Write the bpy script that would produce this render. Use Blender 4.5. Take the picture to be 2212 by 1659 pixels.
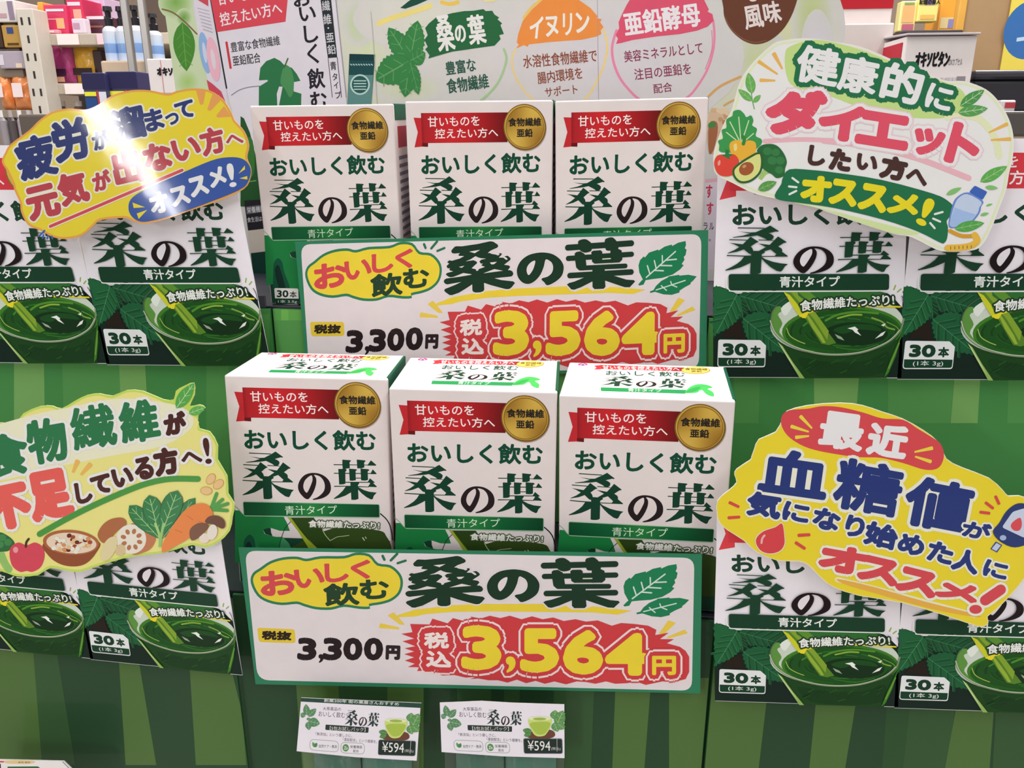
import bpy, bmesh, math, random
import numpy as np
from mathutils import Matrix, Vector
from mathutils.geometry import delaunay_2d_cdt

for _o in list(bpy.data.objects):
    bpy.data.objects.remove(_o)
SC = bpy.context.scene
COL = SC.collection

# ---------------------------------------------------------------- camera
FPX, PW, PH = 1736.0, 2212, 1659           # focal length in pixels of the 2212 x 1659 photograph
CAMZ, PITCH, YAW = 1.35, 0.30232, -0.09973   # eye height, looking down and slightly to the left
cam_data = bpy.data.cameras.new('camera')
cam_data.sensor_width = 36.0
cam_data.lens = FPX / PW * 36.0
cam_data.clip_start = 0.02
cam_data.clip_end = 60
cam = bpy.data.objects.new('camera', cam_data)
COL.objects.link(cam)
cam.location = (0, 0, CAMZ)
cam.rotation_euler = (math.pi / 2 - PITCH, 0, -YAW)
SC.camera = cam

# ---------------------------------------------------------------- light and exposure
SC.view_settings.view_transform = 'Standard'
SC.view_settings.look = 'None'
SC.view_settings.gamma = 1.0
SC.view_settings.use_curve_mapping = False
SC.view_settings.exposure = 0.0
world = bpy.data.worlds.new('store_air')
SC.world = world
world.use_nodes = True
world.node_tree.nodes['Background'].inputs['Color'].default_value = (1.0, 0.965, 0.96, 1)
world.node_tree.nodes['Background'].inputs['Strength'].default_value = 0.41


def tube_light(x, y, lx, ly, power, z=2.75):
    l = bpy.data.lights.new('ceiling_tube', 'AREA')
    l.shape = 'RECTANGLE'
    l.size, l.size_y = lx, ly
    l.energy = power
    l.color = (1.0, 0.975, 0.96)
    o = bpy.data.objects.new('ceiling_tube', l)
    COL.objects.link(o)
    o.location = (x, y, z)


tube_light(-1.1, -0.7, 0.25, 2.4, 22)
tube_light(0.9, -0.7, 0.25, 2.4, 22)
tube_light(-0.1, 0.95, 1.6, 0.25, 36)
tube_light(-1.3, 2.6, 0.25, 2.4, 34)
tube_light(1.3, 2.6, 0.25, 2.4, 34)


def tube_row(p0, p1, width, power, z=2.75):
    """a long row of ceiling tubes running down a far aisle"""
    a, b = Vector((*p0, z)), Vector((*p1, z))
    l = bpy.data.lights.new('ceiling_tube_row', 'AREA')
    l.shape = 'RECTANGLE'
    l.size, l.size_y = width, (b - a).length
    l.energy = power
    l.color = (1.0, 0.98, 0.97)
    o = bpy.data.objects.new('ceiling_tube_row', l)
    COL.objects.link(o)
    o.location = (a + b) / 2
    o.rotation_euler = (0, 0, math.atan2(b.y - a.y, b.x - a.x) - math.pi / 2)


tube_row((-2.82, -3.4), (-4.95, -9.8), 0.22, 300)
tube_row((3.4, -3.4), (5.6, -10.5), 0.3, 110)


# ---------------------------------------------------------------- materials
def material(name, rough, coat=0.0, noise=0.05, metallic=0.0, bump=0.0, nscale=60, bscale=40, spec=0.5):
    m = bpy.data.materials.new(name)
    m.use_nodes = True
    nt = m.node_tree
    b = nt.nodes['Principled BSDF']
    at = nt.nodes.new('ShaderNodeAttribute')
    at.attribute_name = 'Col'
    tc = nt.nodes.new('ShaderNodeTexCoord')
    nz = nt.nodes.new('ShaderNodeTexNoise')
    nz.inputs['Scale'].default_value = nscale
    nz.inputs['Detail'].default_value = 3
    nt.links.new(tc.outputs['Object'], nz.inputs['Vector'])
    mr = nt.nodes.new('ShaderNodeMapRange')
    mr.inputs['To Min'].default_value = 1 - noise
    mr.inputs['To Max'].default_value = 1 + noise
    nt.links.new(nz.outputs['Fac'], mr.inputs['Value'])
    mx = nt.nodes.new('ShaderNodeVectorMath')
    mx.operation = 'SCALE'
    nt.links.new(at.outputs['Color'], mx.inputs[0])
    nt.links.new(mr.outputs['Result'], mx.inputs['Scale'])
    nt.links.new(mx.outputs['Vector'], b.inputs['Base Color'])
    b.inputs['Roughness'].default_value = rough
    b.inputs['Metallic'].default_value = metallic
    b.inputs['Specular IOR Level'].default_value = spec
    b.inputs['Coat Weight'].default_value = coat
    b.inputs['Coat Roughness'].default_value = 0.06
    if bump:
        n2 = nt.nodes.new('ShaderNodeTexNoise')
        n2.inputs['Scale'].default_value = bscale
        n2.inputs['Detail'].default_value = 2
        nt.links.new(tc.outputs['Object'], n2.inputs['Vector'])
        bp = nt.nodes.new('ShaderNodeBump')
        bp.inputs['Strength'].default_value = bump
        bp.inputs['Distance'].default_value = 0.002
        nt.links.new(n2.outputs['Fac'], bp.inputs['Height'])
        nt.links.new(bp.outputs['Normal'], b.inputs['Normal'])
        nt.links.new(bp.outputs['Normal'], b.inputs['Coat Normal'])
    return m


PAPER = material('printed_carton_board', 0.5, spec=0.12)
LAMINATE = material('laminated_print', 0.45, coat=0.14, bump=0.25, spec=0.06, bscale=25)
CARD = material('laminated_cutout_card', 0.4, coat=0.42, bump=0.10, spec=0.05, bscale=22, noise=0.03)
GLOSSY = material('glossy_film_print', 0.25, coat=0.6, bump=0.9, spec=0.4, bscale=70)
FOIL = material('gold_print', 0.42, metallic=0.35, spec=0.5)
PLASTIC = material('store_plastic', 0.3, spec=0.45)
METAL = material('brushed_metal', 0.3, metallic=0.8)


ALB = 0.90


def lin(h, k=None):
    h = h.lstrip('#')
    v = np.array([int(h[i:i + 2], 16) / 255 for i in (0, 2, 4)])
    v = np.where(v <= 0.04045, v / 12.92, ((v + 0.055) / 1.055) ** 2.4)
    return np.clip(v / (k or ALB), 0, 0.93)


# ---------------------------------------------------------------- pictures to places
def cam_axes():
    cp, sp, cy, sy = math.cos(PITCH), math.sin(PITCH), math.cos(YAW), math.sin(YAW)
    f = np.array([sy * cp, cy * cp, -sp])
    r = np.array([cy, -sy, 0.0])
    return r, np.cross(r, f), f


CR, CU, CF = cam_axes()
EYE = np.array([0, 0, CAMZ])


def ray(p):
    p = np.atleast_2d(np.asarray(p, float))
    return ((p[:, :1] - PW / 2) / FPX) * CR + ((PH / 2 - p[:, 1:2]) / FPX) * CU + CF


def on_y(x, y, depth):
    d = ray((x, y))[0]
    return EYE + d * depth / d[1]


class Plane:
    """a flat sheet standing in the scene: origin, right and up vectors"""

    def __init__(s, origin, right=(1, 0, 0), up=(0, 0, 1)):
        s.o = np.asarray(origin, float)
        s.r = np.asarray(right, float) / np.linalg.norm(right)
        u = np.asarray(up, float)
        u = u - s.r * (u @ s.r)
        s.u = u / np.linalg.norm(u)
        s.n = np.cross(s.u, s.r)          # points away from the viewer

    def uv(s, px):
        d = ray(px)
        t = ((s.o - EYE) @ s.n) / (d @ s.n)
        q = EYE + d * t[:, None] - s.o
        return np.stack([q @ s.r, q @ s.u], -1)

    def matrix(s):
        return Matrix([[s.r[i], s.n[i], s.u[i], s.o[i]] for i in range(3)] + [[0, 0, 0, 1]])


def upright(depth, px, yaw=0.0, lean=0.0):
    """sheet through the picture point px at that distance; lean > 0 tips its top away"""
    r = (math.cos(yaw), math.sin(yaw), 0)
    into = np.array((-math.sin(yaw), math.cos(yaw), 0))
    up = np.array((0, 0, 1.0)) * math.cos(lean) + into * math.sin(lean)
    return Plane(on_y(*px, depth), r, up)


# ---------------------------------------------------------------- scene objects
def thing(name, label, cat, mat=None, group=None):
    o = bpy.data.objects.new(name, None)
    o.empty_display_size = 0.03
    COL.objects.link(o)
    if mat is not None:
        o.matrix_world = mat
    o['label'] = label
    o['category'] = cat
    if group:
        o['group'] = group
    return o


def tag(o, label, cat, group=None):
    o['label'] = label
    o['category'] = cat
    if group:
        o['group'] = group
    return o


def mesh_obj(name, verts, faces, cols, mat, parent=None, basis=None, smooth=False):
    me = bpy.data.meshes.new(name)
    me.from_pydata([tuple(map(float, v)) for v in verts], [], faces)
    at = me.attributes.new('Col', 'FLOAT_COLOR', 'POINT')
    c = np.ones((len(verts), 4), np.float32)
    c[:, :3] = np.asarray(cols, np.float32)
    at.data.foreach_set('color', c.ravel())
    me.materials.append(mat)
    if smooth:
        me.polygons.foreach_set('use_smooth', [True] * len(me.polygons))
    me.update()
    o = bpy.data.objects.new(name, me)
    COL.objects.link(o)
    if parent is not None:
        o.parent = parent
    if basis is not None:
        o.matrix_basis = basis
    return o


def copy_tree(o, parent=None):
    c = o.copy()
    COL.objects.link(c)
    if parent is not None:
        c.parent = parent
        c.matrix_parent_inverse = Matrix()
    for ch in list(o.children):
        copy_tree(ch, c)
    return c


# ---------------------------------------------------------------- drawing on sheets
_GL = {}


def glyphs(s):
    if s in _GL:
        return _GL[s]
    c = bpy.data.curves.new('t', 'FONT')
    c.body = s
    c.dimensions = '2D'
    c.resolution_u = 3
    o = bpy.data.objects.new('t', c)
    COL.objects.link(o)
    dg = bpy.context.evaluated_depsgraph_get()
    me = bpy.data.meshes.new_from_object(o.evaluated_get(dg))
    V = np.array([v.co[:2] for v in me.vertices])
    F = [tuple(p.vertices) for p in me.polygons]
    cnt = {}
    for f in F:
        for i in range(len(f)):
            k = (min(f[i], f[i - 1]), max(f[i], f[i - 1]))
            cnt[k] = cnt.get(k, 0) + 1
    E = [k for k, n in cnt.items() if n == 1]
    bpy.data.objects.remove(o)
    bpy.data.curves.remove(c)
    bpy.data.meshes.remove(me)
    _GL[s] = (V, F, E)
    return _GL[s]


def sm(pts, n=5, closed=True):
    """smooth curve through points"""
    p = np.asarray(pts, float)
    k = len(p)
    out = []
    for i in range(k if closed else k - 1):
        if closed:
            a, b, c, d = p[i - 1], p[i], p[(i + 1) % k], p[(i + 2) % k]
        else:
            a, b, c, d = p[max(i - 1, 0)], p[i], p[i + 1], p[min(i + 2, k - 1)]
        for j in range(n):
            t = j / n
            out.append(0.5 * (2 * b + (c - a) * t + (2 * a - 5 * b + 4 * c - d) * t * t + (3 * b - a - 3 * c + d) * t ** 3))
    if not closed:
        out.append(p[-1])
    return np.array(out)


def inset(pts, d):
    p = np.asarray(pts, float)
    x, y = p[:, 0], p[:, 1]
    area = (x * np.roll(y, -1) - np.roll(x, -1) * y).sum()
    t = np.roll(p, -1, 0) - np.roll(p, 1, 0)
    t /= np.linalg.norm(t, axis=1)[:, None] + 1e-9
    n = np.stack([-t[:, 1], t[:, 0]], -1) * (1 if area > 0 else -1)
    return p + n * d


def rquad(q, r, n=5):
    """quadrilateral with rounded corners"""
    q = np.asarray(q, float)
    rr = r if hasattr(r, '__len__') else [r] * len(q)
    out = []
    for i in range(len(q)):
        a, b, c = q[i - 1], q[i], q[(i + 1) % len(q)]
        da = (a - b) / np.linalg.norm(a - b)
        dc = (c - b) / np.linalg.norm(c - b)
        for j in range(n + 1):
            t = j / n
            out.append(b + da * rr[i] * (1 - t) ** 2 + dc * rr[i] * t ** 2)
    return np.array(out)


def stroke_polys(edges, w, V, cap=6):
    """quads along the edges and round joints, half width w"""
    polys = []
    nb = {}
    for a, b in edges:
        d = V[b] - V[a]
        L = math.hypot(*d)
        if L < 1e-9:
            continue
        n = np.array([-d[1], d[0]]) / L * w
        polys.append(np.array([V[a] + n, V[a] - n, V[b] - n, V[b] + n]))
        nb.setdefault(a, []).append(d / L)
        nb.setdefault(b, []).append(-d / L)
    ang = np.arange(cap) * 2 * math.pi / cap
    disc = np.stack([np.cos(ang), np.sin(ang)], -1) * w
    for k, ds in nb.items():
        if len(ds) == 2 and ds[0] @ ds[1] < -0.975:
            continue
        polys.append(V[k] + disc)
    return polys


def union(polys):
    """overlapping outlines melted into one flat area without overlaps"""
    vs, fs = [], []
    for p in polys:
        p = np.asarray(p, float) * 1000.0
        x, y = p[:, 0], p[:, 1]
        if (x * np.roll(y, -1) - np.roll(x, -1) * y).sum() < 0:
            p = p[::-1]
        b = len(vs)
        vs += [Vector(q) for q in p]
        fs.append(list(range(b, b + len(p))))
    r = delaunay_2d_cdt(vs, [], fs, 1, 1e-4)
    P0 = np.array([q[:] for q in r[0]])
    F0 = [tuple(f) for f in r[2]]
    C = np.array([P0[list(f)].mean(0) for f in F0])
    order = np.argsort(C[:, 0])
    cx, cy = C[order, 0], C[order, 1]
    inside = np.zeros(len(C), bool)
    for f in fs:
        q = np.array([vs[i][:] for i in f])
        i0, i1 = np.searchsorted(cx, (q[:, 0].min(), q[:, 0].max()))
        if i0 == i1:
            continue
        x, y = cx[i0:i1], cy[i0:i1]
        hit = np.zeros(i1 - i0, bool)
        for a, b in zip(q, np.roll(q, -1, 0)):
            if a[1] != b[1]:
                m = (a[1] > y) != (b[1] > y)
                hit ^= m & (x < a[0] + (y - a[1]) / (b[1] - a[1]) * (b[0] - a[0]))
        inside[order[i0:i1]] |= hit
    tri = [f for f, k in zip(F0, inside) if k]
    cnt = {}
    for f in tri:
        for i in range(len(f)):
            k = (min(f[i], f[i - 1]), max(f[i], f[i - 1]))
            cnt[k] = cnt.get(k, 0) + 1
    nb = {}
    for (a, b), n in cnt.items():
        if n == 1:
            nb.setdefault(a, set()).add(b)
            nb.setdefault(b, set()).add(a)
    P = r[0]
    for v in list(nb):                     # drop points on straight runs
        if len(nb[v]) == 2:
            a, b = nb[v]
            d0, d1 = P[v] - P[a], P[b] - P[v]
            if a != b and b not in nb[a] and d0.length > 0 and d1.length > 0 and abs(d0.x * d1.y - d0.y * d1.x) < 0.004 * max(d0.length, d1.length) and d0.dot(d1) > 0:
                nb[a].discard(v); nb[b].discard(v)
                nb[a].add(b); nb[b].add(a)
                del nb[v]
    idx = {v: i for i, v in enumerate(nb)}
    ed = [(idx[a], idx[b]) for a in nb for b in nb[a] if a < b]
    r = delaunay_2d_cdt([P[v] for v in nb], ed, [], 1, 1e-5)
    Q = np.array([q[:] for q in r[0]])
    F = [tuple(f) for f in r[2]]
    S = np.array([P[v][:] for v in nb])
    A, B = S[[a for a, b in ed]], S[[b for a, b in ed]]
    keep = []
    for f in F:                            # keep what lies inside by crossing count
        x, y = Q[list(f)].mean(0)
        m = (A[:, 1] > y) != (B[:, 1] > y)
        a, b = A[m], B[m]
        xs = a[:, 0] + (y - a[:, 1]) / (b[:, 1] - a[:, 1]) * (b[:, 0] - a[:, 0])
        if (xs > x).sum() % 2:
            keep.append(f)
    return Q / 1000.0, keep


class Art:
    GAP = 0.00003

    def __init__(s, plane):
        s.pl = plane
        s.c = (0, 0, 1.0)
        s.parts = {}
        s.order = []
        s.boxes = []
        s.cur = None
        s.fix = None
        s.warp = None                     # optional remap of crop coordinates

    def at(s, x0, y0, k):
        s.c = (x0, y0, k)
        return s

    def part(s, name, mat=None):
        s.cur = name
        if name not in s.parts:
            s.parts[name] = dict(v=[], f=[], c=[], mat=mat or LAMINATE, label=None)
            s.order.append(name)
        return s

    def m(s, pts):
        p = np.atleast_2d(np.asarray(pts, float))
        if s.warp is not None:
            p = s.warp(p)
        return s.pl.uv(np.stack([s.c[0] + p[:, 0] / s.c[2], s.c[1] + p[:, 1] / s.c[2]], -1))

    def _layer(s, lo, hi):
        if s.fix is not None:
            return s.fix
        l = 1
        for a, b, k in s.boxes:
            if k >= l and (a < hi).all() and (lo < b).all():
                l = k + 1
        return l

    def emit(s, polys, col, uv=None, cols=None):
        """polygons in crop coordinates (or already on the sheet) as one layer of ink"""
        if not len(polys):
            return
        P = [np.asarray(p, float) for p in polys]
        n = [len(p) for p in P]
        U = np.concatenate(P)
        if not uv:
            U = s.m(U)
        lo, hi = U.min(0), U.max(0)
        lay = s._layer(lo, hi)
        s.boxes.append((lo, hi, lay))
        d = s.parts[s.cur]
        base = len(d['v'])
        h = -lay * s.GAP
        if len(P) > 1 and cols is None:
            cut = np.cumsum(n)[:-1]
            U, tris = union(np.split(U, cut))
            d['v'].extend((a, h, b) for a, b in U)
            d['c'].extend([np.asarray(lin(col) if isinstance(col, str) else col) * s.ink] * len(U))
            for f in tris:
                q = U[list(f)]
                x, y = q[:, 0], q[:, 1]
                ar = (x * np.roll(y, -1) - np.roll(x, -1) * y).sum()
                f = tuple(base + i for i in f)
                d['f'].append(f if ar > 0 else f[::-1])
            return
        d['v'].extend((a, h, b) for a, b in U)
        i = 0
        C = np.asarray(lin(col) if isinstance(col, str) else col) * s.ink
        for k in n:
            q = U[i:i + k]
            x, y = q[:, 0], q[:, 1]
            ar = (x * np.roll(y, -1) - np.roll(x, -1) * y).sum()
            idx = range(base + i, base + i + k)
            d['f'].append(tuple(idx) if ar > 0 else tuple(reversed(idx)))
            i += k
        if cols is not None:
            d['c'].extend(np.concatenate([np.array([lin(x) for x in cc]) for cc in cols]) * s.ink)
        else:
            d['c'].extend([C] * len(U))

    def P(s, pts, col):
        s.emit([pts], col)

    def G(s, polys, col):
        s.emit(polys, col)

    def E(s, x, y, rx, ry, col, rot=0, n=28):
        t = np.arange(n) * 2 * math.pi / n
        c, k = math.cos(math.radians(rot)), math.sin(math.radians(rot))
        a, b = rx * np.cos(t), ry * np.sin(t)
        s.emit([np.stack([x + a * c - b * k, y + a * k + b * c], -1)], col)

    def soft(s, x, y, rx, ry, col, rim, n=26):
        """out of focus patch of printed colour fading into the paper colour"""
        t = np.arange(n) * 2 * math.pi / n
        mid = '#%02x%02x%02x' % tuple((int(col[i:i + 2], 16) + int(rim[i:i + 2], 16)) // 2 for i in (1, 3, 5))
        r1 = np.stack([x + rx * .55 * np.cos(t), y + ry * .55 * np.sin(t)], -1)
        r2 = np.stack([x + rx * np.cos(t), y + ry * np.sin(t)], -1)
        pol, cc = [], []
        for i in range(n):
            j = (i + 1) % n
            pol += [np.array([(x, y), r1[i], r1[j]]), np.array([r1[i], r2[i], r2[j], r1[j]])]
            cc += [[col, mid, mid], [mid, rim, rim, mid]]
        s.emit(pol, '#000000', cols=cc)

    def S(s, pts, w, col, smooth=True):
        p = np.asarray(pts, float)
        if smooth and len(p) > 2:
            p = sm(p, 6, False)
        s.emit(stroke_polys([(i, i + 1) for i in range(len(p) - 1)], w / 2, p, 10), col)

    def W(s, p0, p1, w0, w1, col):
        """tapered dash"""
        a, b = np.array(p0, float), np.array(p1, float)
        d = (b - a) / np.linalg.norm(b - a)
        n = np.array([-d[1], d[0]])
        s.emit([rquad([a + n * w0 / 2, b + n * w1 / 2, b - n * w1 / 2, a - n * w0 / 2], [w0 * .4, w1 * .4, w1 * .4, w0 * .4], 3)], col)

    def R(s, quad, r, col):
        s.emit([rquad(quad, r)], col)

    def GR(s, quad, stops):
        """quad TL TR BR BL filled with a printed left to right colour run"""
        a, b, c, d = np.asarray(quad, float)
        polys, cols = [], []
        for (t0, c0), (t1, c1) in zip(stops[:-1], stops[1:]):
            polys.append([a + (b - a) * t0, a + (b - a) * t1, d + (c - d) * t1, d + (c - d) * t0])
            cols.append([c0, c1, c1, c0])
        s.emit(polys, '#000000', cols=cols)

    def leaf(s, base, tip, w, col, vein=None, teeth=0, nv=3, full=False):
        a, b = np.array(base, float), np.array(tip, float)
        d = b - a
        L = np.linalg.norm(d)
        d /= L
        n = np.array([-d[1], d[0]])
        N = teeth * 2 if teeth else 10
        pts = []
        for sd in (1, -1):
            row = []
            for i in range(N + 1):
                t = i / N
                h = (math.sin(math.pi * t ** 1.5) ** 0.55 if full else math.sin(math.pi * t ** 0.85) ** 0.8) * w / 2 if 0 < t < 1 else 0
                if teeth and 0 < t < 1:
                    h *= 1.06 if i % 2 == 0 else 0.93
                row.append(a + d * L * t + n * h * sd)
            pts += row if sd == 1 else row[::-1][1:-1]
        s.emit([np.array(pts)], col)
        if vein:
            pol = stroke_polys([(0, 1)], w * 0.022, np.array([a + d * L * .04, a + d * L * .9]))
            for i in range(nv):
                t = 0.2 + 0.55 * i / max(nv - 1, 1)
                q = a + d * L * t
                for sd in (1, -1):
                    pol += stroke_polys([(0, 1)], w * 0.012, np.array([q, q + d * L * .14 + n * sd * w * .3]))
            s.emit(pol, vein)

    # text ------------------------------------------------------------
    def _place(s, txt, fn, hpx, bold):
        V, F, E = glyphs(txt)
        lo, hi = V.min(0), V.max(0)
        st = (V - lo) / np.maximum(hi - lo, 1e-6)
        return fn(st), F, E

    @staticmethod
    def _weight(txt, bold):
        """crowded characters are drawn with finer strokes"""
        V, F, E = glyphs(txt)
        per = sum(math.hypot(*(V[a] - V[b])) for a, b in E) / max(len(txt.replace(' ', '')), 1)
        return bold * min(1.0, max(0.45, 9.0 / per))

    def _ink(s, items, col, bold, outs):
        """items: (verts in crop coords, faces, edges, height)"""
        for w, c in outs:
            pol = []
            for Q, F, E, h in items:
                pol += [Q[list(f)] for f in F] + stroke_polys(E, w + bold * h, Q)
            s.emit(pol, c)
        pol = []
        for Q, F, E, h in items:
            pol += [Q[list(f)] for f in F]
            if bold:
                pol += stroke_polys(E, bold * h, Q)
        s.emit(pol, col)

    def T(s, txt, p0, p1, h, col, bold=0.0, outs=(), arc=0.0):
        """a line of lettering whose ink stands on p0 - p1 and is h high"""
        a, b = np.array(p0, float), np.array(p1, float)
        d = b - a
        L = np.linalg.norm(d)
        d /= L
        up = np.array([d[1], -d[0]])
        bold = s._weight(txt, bold)
        k = bold * h

        def fn(st):
            x = k + st[:, :1] * (L - 2 * k)
            y = k + st[:, 1:] * (h - 2 * k) + arc * 4 * st[:, :1] * (1 - st[:, :1])
            return a + d * x + up * y
        Q, F, E = s._place(txt, fn, h, bold)
        s._ink([(Q, F, E, h)], col, bold, outs)

    def B(s, items, col, bold=0.0, outs=()):
        """single characters: (char, centre x, centre y, width, height, turn in degrees)"""
        L = []
        for ch, x, y, w, h, rot in items:
            c, k = math.cos(math.radians(rot)), math.sin(math.radians(rot))
            wt = s._weight(ch, bold)
            q = wt * min(w, h)

            def fn(st):
                a = (st[:, 0] - .5) * (w - 2 * q)
                b = -(st[:, 1] - .5) * (h - 2 * q)
                return np.stack([x + a * c - b * k, y + a * k + b * c], -1)
            Q, F, E = s._place(ch, fn, h, bold)
            L.append((Q, F, E, min(w, h) * (wt / bold if bold else 1)))
        s._ink(L, col, bold, outs)

    def logo(s, quad, col=None, no=None):
        """the product title drawn in thick and thin strokes, set into a quad"""
        a, b, c, d = np.asarray(quad, float)

        def f(st):
            st = np.asarray(st, float)
            x, y = st[:, :1], st[:, 1:]
            return (a * (1 - x) + b * x) * (1 - y) + (d * (1 - x) + c * x) * y
        D, K, H = LOGO
        s.emit([f(p) for p in D], col or '#0f3c2a')
        s.emit([f(p) for p in K], no or '#231a1c')
        s.emit([f(H)], '#d9cdcb' if s.white is None else s.white)

    white = None
    ink = 1.0                             # density of this sheet's print

    # cards and building ------------------------------------------------
    def card(s, name, pts, th, face, edge=None, mat=None, uv=False):
        """solid sheet: front at the drawing surface, th thick towards the back"""
        s.part(name, mat)
        U = np.asarray(pts, float) if uv else s.m(pts)
        x, y = U[:, 0], U[:, 1]
        if (x * np.roll(y, -1) - np.roll(x, -1) * y).sum() < 0:
            U = U[::-1]
        d = s.parts[name]
        n, base = len(U), len(d['v'])
        d['v'].extend((p, 0.0, q) for p, q in U)
        d['v'].extend((p, th, q) for p, q in U)
        fc, ec = lin(face) * s.ink, lin(edge or face)
        d['c'].extend([fc] * n + [ec] * n)
        d['f'].append(tuple(range(base, base + n)))
        d['f'].append(tuple(range(base + 2 * n - 1, base + n - 1, -1)))
        for i in range(n):
            j = (i + 1) % n
            d['f'].append((base + j, base + i, base + n + i, base + n + j))
        return U

    def build(s, root, basis=None):
        made = {}
        for k in s.order:
            d = s.parts[k]
            if not d['v']:
                continue
            par, nm = (k.rsplit('/', 1) + [None])[:2] if '/' in k else (None, k)
            o = mesh_obj(nm, d['v'], d['f'], d['c'], d['mat'], made[par] if par else root,
                         None if par else basis)
            if d['label']:
                o['label'] = d['label']
            made[k] = o
        return made


# the title characters, traced once in thick and thin strokes
def _logo():
    D, K = [], []

    def z1(p):
        p = np.array(p, float)
        return np.stack([1220 + p[:, 0] / 13.27, 1010 + p[:, 1] / 13.27], -1)

    def z2(p):
        p = np.array(p, float)
        return np.stack([1340 + p[:, 0] / 10.055, 1030 + p[:, 1] / 10.055], -1)
    for p in (
        [(410, 160), (1080, 203), (1060, 228), (405, 187)],
        [(420, 272), (720, 320), (860, 318), (1070, 225), (1215, 148), (1430, 310), (1415, 330), (1360, 320), (1175, 362), (1250, 395), (1310, 450), (1295, 520), (1250, 555), (1150, 555), (1080, 500), (900, 410), (740, 430), (290, 447), (295, 430), (540, 400), (720, 350)],
        [(205, 485), (660, 522), (640, 545), (203, 512)],
        [(195, 585), (540, 645), (640, 540), (730, 440), (940, 598), (870, 622), (740, 715), (785, 775), (805, 845), (860, 900), (750, 925), (700, 915), (570, 790), (400, 850), (165, 885), (170, 870), (330, 800), (460, 715), (330, 640)],
        [(935, 530), (1300, 560), (1320, 580), (930, 555)],
        [(915, 640), (1210, 695), (1320, 575), (1415, 465), (1635, 635), (1620, 648), (1560, 660), (1420, 750), (1510, 810), (1530, 870), (1520, 905), (1670, 1030), (1665, 1052), (1330, 1030), (1385, 965), (1235, 825), (1080, 870), (1100, 905), (1020, 950), (1010, 1000), (760, 1000), (750, 900), (820, 845), (940, 855), (1125, 750)],
        [(150, 930), (600, 968), (755, 975), (750, 1000), (560, 995), (148, 958)],
        [(1020, 1000), (1660, 1028), (1665, 1050), (1020, 1025)],
        [(750, 980), (1018, 980), (1015, 1080), (1005, 1470), (960, 1495), (900, 1505), (800, 1503), (740, 1490), (745, 1180)],
        [(590, 985), (770, 985), (770, 1165), (640, 1230), (480, 1300), (300, 1345), (120, 1370), (115, 1350), (250, 1285), (400, 1195), (500, 1110)],
        [(1005, 1015), (1100, 1090), (1300, 1180), (1480, 1230), (1680, 1265), (1600, 1330), (1540, 1440), (1500, 1470), (1400, 1440), (1250, 1330), (1120, 1200), (1005, 1060)],
    ):
        D.append(z1(p))
    for p in (
        [(1040, 222), (1850, 255), (1850, 270), (1040, 243)], [(1030, 412), (1900, 443), (1900, 462), (1030, 433)],
        [(1530, 533), (1665, 538), (1665, 556), (1530, 552)], [(1270, 616), (1830, 633), (1830, 652), (1270, 636)],
        [(1008, 697), (1410, 708), (1410, 724), (1008, 720)], [(1560, 720), (1830, 738), (1830, 752), (1560, 742)],
        [(1840, 262), (1930, 160), (2048, 265), (2040, 282), (1840, 275)],
        [(1890, 455), (1955, 360), (2035, 455), (2030, 470), (1890, 464)],
        [(1805, 640), (1868, 555), (1975, 648), (1960, 660), (1930, 660), (2015, 740), (2005, 755), (1805, 742), (1865, 662)],
        [(1255, 128), (1440, 145), (1460, 160), (1420, 190), (1415, 320), (1310, 330), (1330, 345), (1335, 365), (1300, 400), (1280, 655), (1230, 670), (1130, 672), (1140, 330), (1245, 332), (1245, 230)],
        [(1595, 135), (1790, 158), (1805, 175), (1765, 205), (1760, 310), (1700, 332), (1590, 330)],
        [(1395, 330), (1570, 348), (1580, 365), (1545, 390), (1530, 590), (1440, 600), (1385, 590)],
        [(1665, 335), (1850, 355), (1875, 375), (1830, 405), (1820, 590), (1760, 605), (1655, 595)],
        [(1395, 622), (1600, 636), (1605, 660), (1570, 700), (1565, 800), (1555, 1000), (1480, 1020), (1385, 1015), (1390, 860)],
        [(1280, 720), (1400, 714), (1395, 850), (1250, 920), (1110, 960), (980, 985), (978, 968), (1100, 890), (1200, 810)],
        [(1560, 735), (1700, 810), (1820, 850), (2000, 875), (1925, 940), (1890, 1015), (1850, 1022), (1750, 970), (1640, 880), (1560, 790)],
    ):
        D.append(z2(p))
    K.append(z2(sm([(165, 720), (180, 630), (240, 530), (330, 450), (440, 408), (560, 400), (700, 425), (820, 490), (900, 580), (930, 680), (920, 790), (870, 870), (780, 930), (680, 965), (560, 985), (490, 985), (495, 965), (580, 940), (680, 880), (760, 800), (790, 710), (785, 620), (750, 540), (690, 480), (610, 450), (560, 447), (595, 500), (605, 560), (590, 650), (540, 770), (470, 880), (400, 955), (360, 968), (300, 945), (220, 860), (180, 790)], 3)))
    hole = z2(sm([(505, 455), (420, 490), (340, 560), (300, 640), (290, 710), (310, 780), (345, 820), (370, 820), (420, 750), (490, 620), (518, 540)], 3))
    # set into a unit box: the lettering runs slightly downhill in the tracing
    A = np.concatenate(D + K)

    def flat(p):
        q = p.copy()
        q[:, 1] -= (q[:, 0] - 1228) * 0.047
        return q
    allf = flat(A)
    lo, hi = allf.min(0), allf.max(0)
    nrm = lambda p: (flat(p) - lo) / (hi - lo)
    return [nrm(p) for p in D], [nrm(p) for p in K], nrm(hole)


LOGO = _logo()

# ================================================================ the room
def struct(name, verts, faces, col, mat=PLASTIC):
    o = mesh_obj(name, verts, faces, [lin(col)] * len(verts), mat)
    o['kind'] = 'structure'
    return o


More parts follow.
